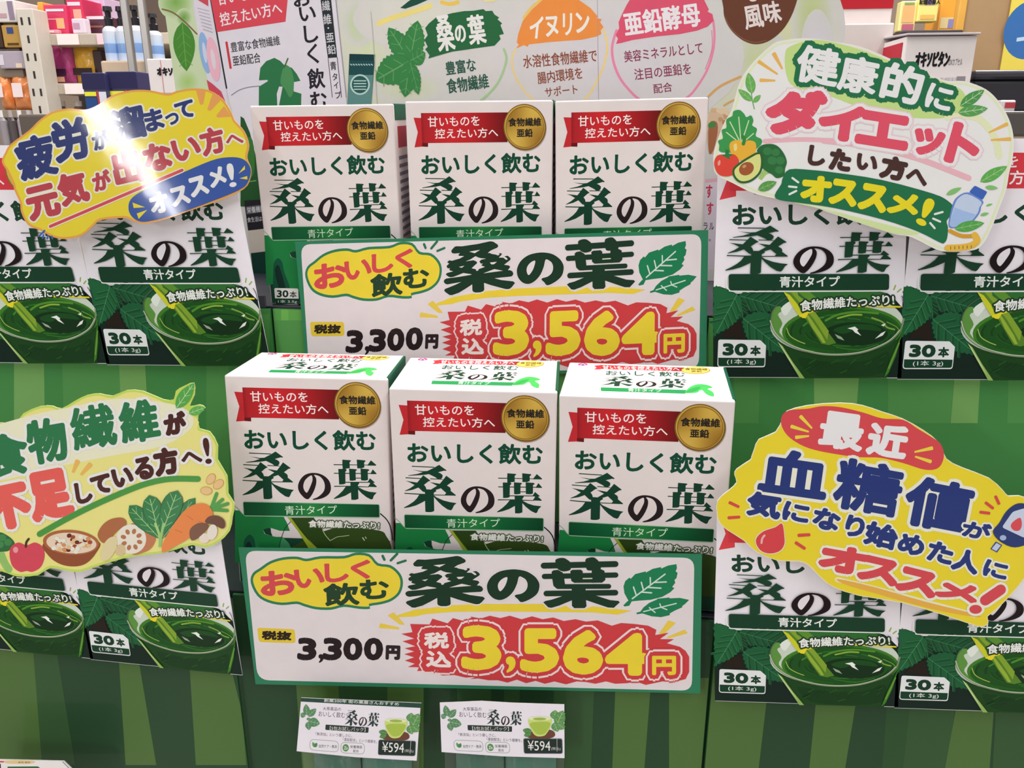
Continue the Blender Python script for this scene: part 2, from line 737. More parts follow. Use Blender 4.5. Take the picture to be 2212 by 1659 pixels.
struct('floor', [(-4, -2.5, 0), (4, -2.5, 0), (4, 5, 0), (-4, 5, 0)], [(0, 1, 2, 3)], '#b8b0a8')
struct('wall_back', [(-4, 5, 0), (4, 5, 0), (4, 5, 3), (-4, 5, 3)], [(0, 1, 2, 3)], '#b09a86')


def box_data(x0, x1, y0, y1, z0, z1, bev=0.0, seg=2):
    bm = bmesh.new()
    bmesh.ops.create_cube(bm, size=1)
    for v in bm.verts:
        v.co = ((x0 + x1) / 2 + v.co.x * (x1 - x0), (y0 + y1) / 2 + v.co.y * (y1 - y0), (z0 + z1) / 2 + v.co.z * (z1 - z0))
    if bev:
        bmesh.ops.bevel(bm, geom=list(bm.edges), offset=bev, segments=seg, affect='EDGES', profile=0.5)
    bm.verts.index_update()
    V = [tuple(v.co) for v in bm.verts]
    F = [tuple(v.index for v in f.verts) for f in bm.faces]
    bm.free()
    return V, F


def solid(name, x0, x1, y0, y1, z0, z1, col, mat=PLASTIC, parent=None, bev=0.0015, basis=None):
    V, F = box_data(x0, x1, y0, y1, z0, z1, bev)
    return mesh_obj(name, V, F, [lin(col)] * len(V), mat, parent, basis)


def lathe(name, prof, col, mat=PLASTIC, parent=None, at=(0, 0, 0), n=20, cols=None):
    V, F, C = [], [], []
    for i, (r, z) in enumerate(prof):
        for j in range(n):
            t = 2 * math.pi * j / n
            V.append((at[0] + r * math.cos(t), at[1] + r * math.sin(t), at[2] + z))
            C.append(lin(cols[i] if cols else col))
    for i in range(len(prof) - 1):
        for j in range(n):
            k = (j + 1) % n
            F.append((i * n + j, i * n + k, (i + 1) * n + k, (i + 1) * n + j))
    F.append(tuple(range(n - 1, -1, -1)))
    F.append(tuple(range((len(prof) - 1) * n, len(prof) * n)))
    return mesh_obj(name, V, F, C, mat, parent, smooth=False)


# ================================================================ the stepped display stand
UP_Y, LOW_Y = 0.697, 0.5465                # faces of the two tiers
UP_Z, LOW_Z = CAMZ - 0.1512, CAMZ - 0.3558  # shelf tops
stand = thing('display_stand', 'green stepped cardboard display stand printed with grass stripes', 'display stand',
              Matrix.Translation((-0.09, 0.75, 0)))
LOC = Matrix.Translation((0.09, -0.75, 0))
XL, XS1, XS2, XR = -0.62, -0.2907, 0.101, 0.50


def board(name, x0, x1, y0, y1, z0, z1, green=False, col='#2a2c34', label=None):
    V, F = box_data(x0, x1, y0, y1, z0, z1, 0.0006, 1)
    o = mesh_obj(name, V, F, [lin(col)] * len(V), PLASTIC, stand, LOC)
    if label:
        o['label'] = label
    return o


LT, DK, MD, LT_DIM, DK_DIM, MD_DIM = '#72a45a', '#428644', '#50904a', '#4c6c36', '#24442a', '#325430'  # last three: the same greens with the lower tier's dimmer light painted in


def tier_front(x0, x1, y, z0, z1, crop, base, bands, extra=()):
    """board printed with broad blades of grass: (left and right edge at the top, the same at the foot, colour)"""
    pl = Plane((0, y, 0))
    a = Art(pl)
    a.card('tier_front', [(x0, z0), (x1, z0), (x1, z1), (x0, z1)], .003, base, '#2f6a38', PRINTED, True)
    a.at(*crop)

    def clip(p):                      # keep the ink on the board
        out = np.asarray(p, float)
        for ax, lim, sg in ((0, x0 + .0003, 1), (0, x1 - .0003, -1), (1, z0 + .0003, 1), (1, z1 - .0003, -1)):
            res = []
            for i in range(len(out)):
                u, v = out[i - 1], out[i]
                du, dv = (u[ax] - lim) * sg, (v[ax] - lim) * sg
                if (du >= 0) != (dv >= 0):
                    res.append(u + (v - u) * du / (du - dv))
                if dv >= 0:
                    res.append(v)
            out = np.array(res)
            if len(out) < 3:
                return None
        return out
    for (ya, yb), (l0, r0, l1, r1, c) in bands:
        q = clip(a.m([(l0, ya), (r0, ya), (r1, yb), (l1, yb)]))
        if q is not None:
            a.emit([q], c, uv=True)
    return a.build(stand, LOC @ Matrix.Translation((0, y, 0)))['tier_front']


PRINTED = material('printed_display_board', 0.42, coat=0.12, spec=0.15, noise=0.06, nscale=9)
yr = (-400, 1100)
tier_front(XL, XS1 - .0009, UP_Y - .002, LOW_Z + .0005, UP_Z - .002, (0, 780, 3.95), DK, [(yr, b) for b in (
    (120, 370, 120, 390, LT), (520, 720, 560, 790, MD), (720, 1000, 790, 1060, MD), (1000, 1215, 1060, 1300, LT), (1760, 1950, 1760, 1960, MD), (1990, 2070, 2000, 2080, DK), (2070, 2300, 2060, 2290, MD))])
tier_front(XS1 + .0009, XS2 - .0009, UP_Y, LOW_Z + .0005, UP_Z - .0022, (480, 480, 5.186), MD, [(yr, b) for b in (
    (590, 660, 590, 660, '#549a48'), (660, 740, 660, 740, '#68ac50'), (740, 900, 740, 900, '#5c9f4a'), (5250, 5500, 5250, 5500, '#5a9a46'))])
tier_front(XS2 + .0009, XR, UP_Y - .002, LOW_Z + .0005, UP_Z - .002, (1500, 560, 3.107), DK, [(yr, b) for b in (
    (60, 130, 60, 130, MD), (240, 480, 270, 430, MD), (790, 1200, 805, 1080, LT), (1300, 1560, 1300, 1500, MD), (1560, 1830, 1500, 1720, MD), (1840, 1990, 1720, 1900, LT), (2140, 2300, 2100, 2300, MD))])
yr = (200, 1300)
tier_front(XL, -0.2925 + .0075, LOW_Y - .004, 0.12, LOW_Z - .006, (0, 1300, 3.687), DK_DIM, [(yr, b) for b in (
    (-200, 250, -100, 335, LT_DIM), (250, 420, 335, 600, MD_DIM), (930, 1060, 1000, 1245, LT_DIM), (1490, 1760, 1560, 2030, LT_DIM), (1880, 1960, 1960, 2120, MD_DIM))])
tier_front(-0.2925 + .0095, XS2, LOW_Y, 0.12, LOW_Z - .002, (600, 1449, 6.506), DK_DIM, [((100, 1400), b) for b in (
    (-60, 250, 220, 350, DK_DIM), (250, 850, 350, 900, LT_DIM), (850, 1540, 900, 1540, MD_DIM), (1540, 2050, 1540, 2050, LT_DIM), (2270, 2520, 2270, 2500, DK_DIM), (2520, 3000, 2520, 3000, MD_DIM), (3180, 3400, 3180, 3400, MD_DIM), (3880, 4450, 3880, 4400, MD_DIM), (4750, 5250, 4700, 5150, LT_DIM), (5500, 6200, 5500, 6200, LT_DIM))])
tier_front(XS2 + .002, XR, LOW_Y - .002, 0.12, LOW_Z - .002, (1500, 1180, 3.107), DK_DIM, [((400, 1500), b) for b in (
    (20, 560, 20, 430, LT_DIM), (880, 1190, 770, 1010, LT_DIM), (1340, 1520, 1260, 1420, '#2a4e2c'), (1520, 1850, 1400, 1690, MD_DIM), (1880, 2060, 1680, 1980, LT_DIM), (2060, 2400, 2000, 2400, MD_DIM))])
board('shelf', XL, XR, UP_Y + .004, 0.875, UP_Z - .008, UP_Z, False, label='dark grey shelf board')
board('shelf', XL, XR, LOW_Y + .004, UP_Y - .002, LOW_Z - .008, LOW_Z, False, label='dark grey shelf board')
board('shelf_edge', XL, XS1 - .006, UP_Y + .0015, UP_Y + .0035, UP_Z - .0017, UP_Z + .010, False, '#34363f', 'dark grey edge strip')
board('back_panel', XL, XR, 0.8765, 0.880, 0.12, UP_Z, False, '#2c5c36')
board('base', XL + .02, XR - .02, LOW_Y + .03, 0.86, 0, 0.12, False, '#3a3c40')

# ================================================================ cartons of juice powder
BW, BD, BH = 0.125, 0.0834, 0.1731
POSES = {   # top left front corner relative to the eye, turn about x, y, z in degrees
    'u1': ((-0.2967, 0.7035, 0.0225), (1.42, -0.54, 0.84)),
    'u2': ((-0.1617, 0.7069, 0.0257), (0.42, -0.31, 0.07)),
    'u3': ((-0.0347, 0.7080, 0.0257), (-0.02, -1.16, -0.29)),
    'l1': ((-0.2765, 0.5615, -0.1758), (-2.91, 0.81, 3.56)),
    'l2': ((-0.1476, 0.5565, -0.1806), (0.57, 0.15, 1.6)),
    'l3': ((-0.0213, 0.5583, -0.1824), (1.18, -0.81, -3.39)),
}


def pose_matrix(k):
    (x, y, z), (a, b, c) = POSES[k]
    R = (Matrix.Rotation(math.radians(c), 4, 'Z') @ Matrix.Rotation(math.radians(b), 4, 'Y') @ Matrix.Rotation(math.radians(a), 4, 'X'))
    return Matrix.Translation((x, y, z + CAMZ)) @ R


def pose_planes(k):
    M = pose_matrix(k)
    c = lambda i: np.array(M.col[i][:3])
    o = np.array(M.translation)
    front = Plane(o, c(0), c(2))
    top = Plane(o, c(0), c(1))
    side = Plane(o + c(0) * BW, c(1), c(2))
    return front, top, side


BASE = Matrix.Translation((-BW / 2, -BD / 2, BH))            # carton frame stands on the base centre
FRONT = BASE
TOP = BASE @ Matrix(((1, 0, 0, 0), (0, 0, 1, 0), (0, -1, 0, 0), (0, 0, 0, 1)))
SIDE = BASE @ Matrix(((0, -1, 0, BW), (1, 0, 0, 0), (0, 0, 1, 0), (0, 0, 0, 1)))


def make_carton():
    root = thing('juice_carton', 'x', 'box', group='cartons of green juice powder')
    V, F = box_data(-BW / 2, BW / 2, -BD / 2, BD / 2, 0, BH, 0.0013, 3)
    body = mesh_obj('carton_body', V, F, [lin('#dcd2d0')] * len(V), PAPER, root)
    fr3, tp3, _ = pose_planes('l3')
    fr1, _, sd1 = pose_planes('l1')
    fu1 = pose_planes('u1')[0]
    a = Art(fr3)
    # printed picture on the lower front: leaves and a bowl of green juice
    a.part('juice_picture', PAPER)
    e = .0008
    uvp = lambda p: a.emit([np.array(p)], '#123f2c', uv=True)
    a.pl = fr1
    a.at(500, 1080, 6.144)
    zl = float(a.m([(700, 492)])[0, 1])
    a.emit([np.array([(e, -BH + e), (BW - e, -BH + e), (BW - e, zl), (e, zl)])], '#16402f', uv=True)
    a.P(sm([(1240, 400), (1500, 360), (1960, 395), (2060, 480), (2118, 590), (2126, 700), (2126, 900), (1900, 950), (1500, 985), (1100, 975), (850, 900), (700, 700), (900, 560)], 4), '#33491c')
    a.P([(690, 205), (740, 215), (780, 240), (770, 330), (930, 490), (560, 480), (640, 400), (775, 400), (730, 290)], '#d6cccc')
    a.P([(45, 128), (100, 130), (150, 180), (300, 200), (690, 210), (735, 290), (775, 400), (700, 400), (640, 398), (520, 360), (418, 385), (440, 440), (540, 470), (600, 480), (660, 478), (760, 600), (770, 800), (700, 950), (400, 900), (200, 800), (48, 820)], '#1c7a3e')
    a.P([(420, 385), (470, 365), (520, 362), (525, 420), (545, 470), (450, 440)], '#12402c')
    a.P(sm([(660, 480), (720, 520), (780, 600), (790, 760), (640, 760), (640, 600)], 3), '#3c8a5c')
    a.P(sm([(160, 640), (178, 510), (240, 450), (300, 505), (325, 640), (400, 900), (170, 900)], 4), '#0f4f38')
    a.P(sm([(190, 660), (200, 570), (240, 545), (275, 620), (340, 900), (250, 900)], 4), '#0a2a22')
    a.P([(780, 225), (1090, 225), (1140, 290), (1250, 430), (1420, 700), (1500, 900), (1200, 900), (960, 450)], '#2c4419')
    a.P([(738, 212), (795, 232), (960, 450), (1130, 620), (1220, 800), (1110, 800), (1000, 590), (880, 400)], '#93a52c')
    a.P([(790, 225), (820, 260), (1000, 500), (1130, 620), (1060, 560), (900, 380)], '#5f7a22')
    a.S([(1210, 390), (1250, 460), (1310, 530)], 9, '#b8c890')
    a.S([(1310, 530), (1400, 482), (1480, 470), (1560, 460)], 7, '#c0cca0')
    a.S([(1740, 490), (1765, 525)], 10, '#e0e4d0')
    a.S([(1775, 480), (1790, 500)], 8, '#e0e4d0')
    a.S([(785, 280), (715, 360), (670, 470), (645, 560), (632, 640)], 9, '#20302c')
    a.S([(1978, 175), (2050, 240), (2095, 310), (2122, 400), (2140, 520)], 15, '#1a1c22')
    a.S([(30, 60), (90, 110), (150, 180)], 7, '#6a9a7a')
    a.T('食物繊維たっぷり!', (1022, 352), (1965, 376), 96, '#eceae2', .03, [(13, '#46583a')])
    a.pl = fr3
    # red ribbon
    a.at(1040, 760, 3.95)
    a.part('red_ribbon', PAPER)
    a.P([(742, 512), (838, 520), (838, 764), (738, 768), (778, 640)], '#bc2a30')
    a.P([(815, 735), (876, 737), (874, 770), (815, 765)], '#641418')
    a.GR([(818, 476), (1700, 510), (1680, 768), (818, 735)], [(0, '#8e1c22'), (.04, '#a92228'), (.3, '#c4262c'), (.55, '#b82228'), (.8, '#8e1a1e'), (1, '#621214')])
    a.T('甘いものを', (882, 600), (1406, 614), 90, '#f0e6e4', .012)
    a.T('控えたい方へ', (948, 704), (1588, 722), 86, '#f0e6e4', .012)
    a.part('gold_seal', FOIL)
    a.E(1870, 655, 219, 201, '#a99c94', 4)
    a.E(1866, 646, 219, 202, '#7a5818', 4, 40)
    a.E(1864, 643, 207, 190, '#cca844', 4, 40)
    a.E(1866, 646, 198, 182, '#8a6418', 4, 40)
    x, y, rx, ry = 1866, 646, 190, 174
    N = 48
    ang = np.arange(N) * 2 * math.pi / N
    ring = np.stack([x + rx * np.cos(ang), y + ry * np.sin(ang)], -1)
    g0, g1 = np.array([0x9c, 0x70, 0x1c]), np.array([0xd8, 0xb4, 0x4c])
    hexs = lambda t: '#%02x%02x%02x' % tuple(int(v) for v in g0 + (g1 - g0) * t)
    tone = [.5 + .5 * math.cos(2 * (t + .9)) for t in ang]
    a.emit([np.array([(x, y), ring[i], ring[(i + 1) % N]]) for i in range(N)], '#000000',
           cols=[[hexs(.7), hexs(tone[i]), hexs(tone[(i + 1) % N])] for i in range(N)])
    a.T('食物繊維', (1698, 634), (2036, 646), 76, '#1c140a', .04)
    a.T('亜鉛', (1778, 730), (1942, 736), 74, '#1c140a', .04)
    a.part('product_title', PAPER)
    a.white = '#d9cdcb'
    a.T('おいしく飲む', (794, 1010), (2004, 1050), 178, '#0f4632', .036)
    a.at(0, 0, 1)
    a.logo([(1228.6, 1017.3), (1543.7, 1032.1), (1543.7, 1135.4), (1228.6, 1120.6)])
    a.at(1210, 1120, 6.32)
    a.part('type_bar', PAPER)
    a.P(inset(rquad([(118, 42), (2100, 145), (2088, 325), (116, 230)], 30), -6), '#9cc0a0')
    q = np.array([(121, 46), (2097, 146), (2085, 318), (119, 225)], float)
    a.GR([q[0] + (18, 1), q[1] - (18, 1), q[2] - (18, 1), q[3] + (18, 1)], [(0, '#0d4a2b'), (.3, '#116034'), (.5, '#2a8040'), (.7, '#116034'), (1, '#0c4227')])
    a.R([q[0], q[0] + (40, 2), q[3] + (40, 2), q[3]], 16, '#0d4a2b')
    a.R([q[1] - (40, 2), q[1], q[2], q[2] - (40, 2)], 16, '#0c4227')
    a.T('青汁タイプ', (708, 238), (1468, 252), 120, '#d6ead0')
    a.pl = fu1
    a.at(480, 480, 5.186)
    a.part('count_badge', PAPER)
    a.R([(583, 733), (852, 738), (860, 915), (597, 920)], 18, '#dcdad6')
    a.P([(590, 848), (857, 852), (859, 912), (600, 917)], '#123c2a')
    a.T('30', (612, 836), (742, 838), 80, '#16302a', .05)
    a.T('本', (755, 842), (834, 842), 74, '#16302a', .02)
    a.T('1本 3.5g', (626, 905), (838, 906), 40, '#d8dcd4')
    a.build(root, FRONT)
    # lid
    b = Art(tp3)
    b.white = '#e6e4e6'
    b.at(1040, 760, 3.95)
    b.part('lid_print', PAPER)
    b.E(865, 108, 42, 12, '#d8407a')
    b.P([(865, 98), (895, 116), (838, 116)], '#e8e4e8')
    b.P([(866, 102), (884, 115), (848, 115)], '#4a3a8a')
    b.P([(960, 119), (1012, 113), (1020, 150), (962, 151), (982, 134)], '#c83038')
    b.GR([(1012, 112), (1730, 135), (1722, 167), (1020, 147)], [(0, '#b8282e'), (.5, '#d84048'), (1, '#8a1c22')])
    b.T('甘いものを控えたい方へ', (1032, 147), (1690, 163), 30, '#f4e8e8', .02)
    b.E(1828, 158, 124, 31, '#a8842c')
    b.E(1828, 157, 116, 28, '#e4c85c')
    b.T('食物繊維', (1736, 158), (1928, 162), 20, '#3a2c10', .02)
    b.T('亜鉛', (1788, 175), (1880, 177), 15, '#3a2c10', .02)
    b.T('おいしく飲む', (1060, 200), (1735, 214), 40, '#1c5040', .02)
    b.logo([(1040, 200), (1752, 222), (1745, 312), (1022, 290)])
    b.R([(1017, 303), (1752, 326), (1740, 358), (1020, 335)], 6, '#1f8a4a')
    b.T('青汁タイプ', (1250, 338), (1535, 347), 26, '#e0f0e0')
    b.P(sm([(1735, 348), (1780, 300), (1850, 276), (1930, 284), (1972, 306), (1928, 316), (1976, 345), (1980, 382), (1920, 362), (1885, 328), (1862, 330), (1840, 348), (1770, 352)], 3), '#44b054')
    b.P(sm([(1740, 346), (1800, 310), (1870, 300), (1840, 330), (1780, 348)], 3), '#2f9a48')
    b.build(root, TOP)
    # right side of the carton: green tuck flap, red label, small print
    c = Art(sd1)
    c.part('side_label', PAPER)

    def uvq(x0, x1, z0, z1, col):
        c.emit([np.array([(x0, z0), (x1, z0), (x1, z1), (x0, z1)]) * (1, -1)], col, uv=True)
    uvq(.012, .069, .018, .036, '#a83040')
    for i in range(11):
        uvq(.012, .066 - .009 * (i % 3), .043 + i * .0068, .0462 + i * .0068, '#736e80')
    uvq(.012, .069, .122, .140, '#8a2430')
    uvq(.012, .069, .144, .168, '#6a6a74')
    c.build(root, SIDE)
    # tuck flap standing a little proud of the lid edge
    V, F = box_data(BW / 2 - .0018, BW / 2 + .0006, -BD / 2 + .004, BD / 2 - .003, BH - .013, BH + .0004, .0005, 1)
    mesh_obj('tuck_flap', V, F, [lin('#15543c')] * len(V), PAPER, root)['label'] = 'dark green side tuck flap'
    return root


carton = make_carton()
CARTON_LABELS = {
    'u1': 'white green-juice carton on the upper shelf, left of its row of three',
    'u2': 'white green-juice carton in the middle of the upper shelf row',
    'u3': 'white green-juice carton on the upper shelf, right of its row of three',
    'l1': 'white green-juice carton on the lower shelf, set back left of its two neighbours',
    'l2': 'white green-juice carton in the middle of the lower shelf row',
    'l3': 'white green-juice carton on the lower shelf, largest and rightmost of its row',
}
for i, k in enumerate(POSES):
    o = carton if i == 0 else copy_tree(carton)
    M = pose_matrix(k) @ Matrix.Translation((BW / 2, BD / 2, 0))
    zs_ = (UP_Z if k[0] == 'u' else LOW_Z) + .0003
    dip = min((M @ Vector((x, y, 0))).z for x in (-BW / 2, BW / 2) for y in (-BD / 2, BD / 2))
    s = (dip - zs_) / (BH * M.col[2][2])            # the lowest corner rests on the shelf
    o.matrix_world = M @ Matrix.Translation((0, 0, -BH * s)) @ Matrix.Diagonal((1, 1, s, 1))
    o['label'] = CARTON_LABELS[k]
    o['group'] = 'cartons of green juice powder'

# ================================================================ printed strips showing the same carton
PW_Y, PL_Y = 0.684, 0.534


def make_print():
    """one picture of the carton; frame at the left end of its green bar"""
    o = on_y(1574, 592, PW_Y)
    r = on_y(1920, 591.5, PW_Y) - o
    pl = Plane(o, (r[0], 0, r[2]))
    a = Art(pl)
    a.at(0, 0, 1)
    a.white = '#e0dce2'
    a.card('carton_print', [(1541, 815), (1947, 817), (1951, 700), (1957.5, 514), (1966, 308), (1552, 306), (1548, 460), (1541, 640)], .0006, '#e6e2e8', '#d0d0d0', LAMINATE)
    a.at(1500, 560, 3.107)
    a.part('carton_print/juice_picture')
    a.P([(126, 185), (170, 182), (215, 200), (285, 232), (600, 214), (690, 214), (1230, 214), (1300, 230), (1340, 262), (1400, 330), (1396, 520), (1389, 795), (126, 790)], '#12261e')

    def saw(p, d=7):                  # toothed leaf edge
        p = sm(p, 5)
        q = []
        for i in range(len(p)):
            t = p[(i + 1) % len(p)] - p[i - 1]
            n = np.array([-t[1], t[0]]) / (np.linalg.norm(t) + 1e-6)
            q.append(p[i] + n * (d if i % 2 else -d * .4))
        return np.array(q)

    def veined(p, base, tip, col, dark, light):
        a.P(saw(p), col)
        A_, B_ = np.array(base, float), np.array(tip, float)
        d = B_ - A_
        n = np.array([-d[1], d[0]]) / np.linalg.norm(d)
        L = np.linalg.norm(d)
        a.G(sum([stroke_polys([(0, 1)], 9, np.array([A_ + d * t, A_ + d * (t + .22) + n * sd * L * .24])) for t in (.12, .3, .48, .64) for sd in (1, -1)], []), dark)
        a.G(stroke_polys([(0, 1)], 2.2, np.array([A_, B_])) + sum([stroke_polys([(0, 1)], 1.3, np.array([A_ + d * t, A_ + d * (t + .22) + n * sd * L * .26])) for t in (.1, .28, .46, .62) for sd in (1, -1)], []), light)
    veined([(300, 232), (420, 216), (600, 216), (640, 300), (590, 345), (510, 348), (430, 350), (350, 330)], (305, 245), (600, 330), '#1c5433', '#174629', '#3c7a50')
    veined([(300, 250), (345, 300), (330, 370), (310, 400), (290, 330)], (305, 255), (325, 390), '#1a4a2e', '#153d25', '#35704a')
    veined([(128, 186), (190, 190), (285, 232), (312, 270), (318, 350), (290, 410), (230, 460), (150, 505), (126, 512), (126, 300)], (286, 236), (150, 490), '#1f6038', '#19502d', '#478a5c')
    veined([(325, 394), (420, 350), (510, 365), (556, 430), (575, 540), (625, 625), (560, 625), (470, 600), (365, 545), (330, 470)], (328, 398), (600, 610), '#1d5a36', '#174a2b', '#3f8054')
    a.P([(205, 482), (262, 436), (312, 408), (316, 470), (338, 540), (250, 524), (180, 520)], '#241c16')
    a.P([(560, 560), (640, 680), (735, 798), (1290, 796), (1355, 650), (1398, 470)], '#1b421b')
    a.P(sm([(700, 660), (900, 690), (1150, 680), (1300, 620), (1270, 760), (1000, 790), (780, 770)], 3), '#163a19')
    a.E(955, 435, 447, 205, '#c4cfc0', -2, 44)
    a.P(sm([(510, 400), (530, 330), (575, 315), (590, 345), (560, 370), (590, 430), (570, 490), (640, 570), (570, 530), (520, 470)], 3), '#5c9040')
    a.P(sm([(580, 330), (640, 280), (690, 270), (650, 330), (610, 380)], 3), '#dde4da')
    a.E(992, 476, 405, 163, '#3f7a26', -2, 40)
    a.E(996, 484, 388, 151, '#235a1e', -2, 36)
    a.P(sm([(640, 470), (700, 400), (900, 345), (1150, 345), (1320, 415), (1372, 490), (1280, 590), (1000, 625), (780, 595), (660, 530)], 4), '#1d4e1d')
    rnd = random.Random(12)
    for i in range(34):               # swirls in the juice
        t0 = rnd.random() * 6.28
        q = .45 + .5 * rnd.random()
        dt = .25 + rnd.random() * .5
        pts = [(1000 + 380 * q * math.cos(t0 + dt * k / 3), 485 + 145 * q * math.sin(t0 + dt * k / 3)) for k in range(4)]
        a.S(pts, 3 + rnd.random() * 9, ['#16401a', '#2c6a22', '#193f1a', '#3f8030', '#24581f'][i % 5])
    a.E(1080, 500, 215, 78, '#122f17')
    a.P(sm([(930, 470), (1050, 435), (1200, 440), (1250, 480), (1100, 470), (1000, 500)], 3), '#1a4a1e')
    a.S([(880, 410), (960, 372), (1090, 352), (1230, 362)], 15, '#4f8a2c')
    a.S([(960, 395), (1050, 372), (1120, 372)], 12, '#86ac3c')
    a.S([(1190, 392), (1260, 420), (1290, 455), (1340, 470)], 11, '#7ca044')
    a.S([(1290, 420), (1350, 450), (1375, 480)], 8, '#5f9238')
    a.S([(618, 462), (640, 512), (690, 545), (740, 565)], 6, '#a0bc54')
    a.S([(600, 520), (680, 590), (800, 615)], 8, '#3c7a2c')
    a.S([(950, 590), (1100, 605), (1230, 570)], 5, '#3f7a34')
    a.S([(1290, 560), (1340, 520), (1365, 480)], 8, '#4f8a34')
    a.P([(1025, 462), (1052, 456), (1075, 450), (1098, 470), (1090, 478), (1118, 512), (1075, 490), (1060, 472)], '#e6ebe2')
    a.P([(1210, 532), (1250, 495), (1282, 480), (1262, 510)], '#dfe6da')
    a.P([(1250, 440), (1282, 428), (1270, 450)], '#dfe6da')
    a.P([(940, 500), (985, 520), (1005, 545), (960, 528)], '#98aa90')
    a.P([(600, 214), (690, 214), (790, 350), (920, 520), (950, 560), (900, 575), (850, 565), (790, 470), (700, 330)], '#557f28')
    a.P([(640, 214), (700, 214), (770, 300), (900, 480), (890, 540), (800, 400)], '#7ea030')
    a.P([(700, 290), (740, 340), (850, 500), (880, 560), (860, 560), (790, 460)], '#8fae38')
    a.P([(596, 216), (640, 240), (690, 300), (725, 370), (705, 385), (660, 320)], '#c4c82e')
    a.P(sm([(690, 216), (960, 214), (1230, 216), (1290, 250), (1180, 290), (980, 275), (800, 300)], 3), '#2f6a30')
    a.P([(690, 214), (770, 214), (850, 290), (800, 310)], '#5a8c30')
    a.S([(708, 380), (800, 346), (950, 322), (1150, 312), (1378, 318)], 11, '#e2d42a')
    a.P([(700, 372), (770, 345), (745, 395), (722, 392)], '#e2d42a')
    a.S([(507, 410), (545, 500), (640, 575), (790, 625), (950, 641), (1130, 622), (1290, 558), (1375, 480), (1403, 400)], 11, '#7c8a6c')
    a.S([(507, 408), (545, 496), (640, 570), (790, 619), (950, 635), (1130, 616), (1290, 552), (1375, 474)], 4, '#cdd6c2')
    a.S([(508, 405), (520, 350), (560, 296), (620, 252)], 6, '#4c5c4c')
    a.S([(1390, 245), (1402, 280), (1404, 330)], 6, '#4c5258')
    a.P([(556, 552), (590, 580), (660, 690), (738, 797), (706, 797), (622, 660)], '#8cae58')
    a.P([(560, 556), (575, 570), (640, 670), (700, 770), (650, 700)], '#c4d4a0')
    for i in range(16):
        x, y = 720 + rnd.random() * 560, 660 + rnd.random() * 120
        a.S([(x, y), (x + 20 + rnd.random() * 30, y - 14 - rnd.random() * 14)], 4 + rnd.random() * 5, ['#143418', '#24561f', '#1f4c1e'][i % 3])
    a.P([(1392, 490), (1350, 640), (1300, 760), (1270, 790), (1310, 680)], '#3f7a28')
    a.S([(1372, 560), (1330, 660), (1300, 730)], 6, '#78a040')
    a.part('carton_print/type_bar')
    a.S([(216, 128), (217, 178), (236, 202), (280, 214), (700, 214), (1304, 211)], 8, '#dfe6df')
    a.R([(228, 98), (1305, 97), (1303, 205), (230, 208)], 20, '#163c28')
    a.T('青汁タイプ', (570, 188), (975, 184), 74, '#e2e6e2', .02)
    a.part('carton_print/lettering')
    a.T('食物繊維たっぷり!', (710, 350), (1340, 306), 74, '#e4e8e2', .025, [(11, '#223a24')], 6)
    a.S([(1338, 204), (1350, 176)], 9, '#8ab040')
    a.S([(1363, 220), (1386, 200)], 9, '#8ab040')
    a.part('carton_print/count_badge')
    a.P(rquad([(160, 538), (442, 542), (480, 578), (474, 724), (153, 724)], [16, 4, 4, 18, 24]), '#dde0e0')
    a.P(rquad([(160, 660), (471, 662), (469, 716), (160, 717)], [2, 2, 14, 16]), '#163c28')
    a.T('30', (188, 646), (358, 648), 84, '#163a26', .085)
    a.T('本', (374, 647), (445, 647), 68, '#163a26', .05)
    a.T('(1本 3g)', (218, 708), (412, 708), 40, '#dfe4df')
    a.part('carton_print/product_title')
    a.at(0, 0, 1)
    a.T('おいしく飲む', (1582, 489), (1917, 485), 49, '#1e4030', .04)
    a.logo([(1568, 487), (1930, 487), (1927, 590), (1566, 592)], '#183f2a', '#1e1416')
    a.part('carton_print/red_ribbon')
    a.P([(1560, 352), (1590, 354), (1590, 424), (1554, 432), (1570, 390)], '#d8434c')
    a.P([(1620, 408), (1655, 408), (1655, 420), (1630, 420)], '#8a2430')
    a.P([(1578, 335), (1900, 338), (1896, 412), (1576, 412)], '#cf3c46')
    a.T('甘いものを', (1598, 368), (1758, 369), 28, '#f0e8ea', .02)
    a.T('控えたい方へ', (1612, 404), (1806, 404), 30, '#f0e8ea', .02)
    a.part('carton_print/gold_seal', FOIL)
    a.E(1868, 376, 52, 52, '#8a6820')
    a.E(1868, 376, 48, 48, '#d4b04c')
    a.T('食物繊維', (1830, 374), (1908, 374), 19, '#2a200f')
    a.T('亜鉛', (1848, 396), (1890, 396), 18, '#2a200f')
    made = a.build(None)
    return made['carton_print'], pl


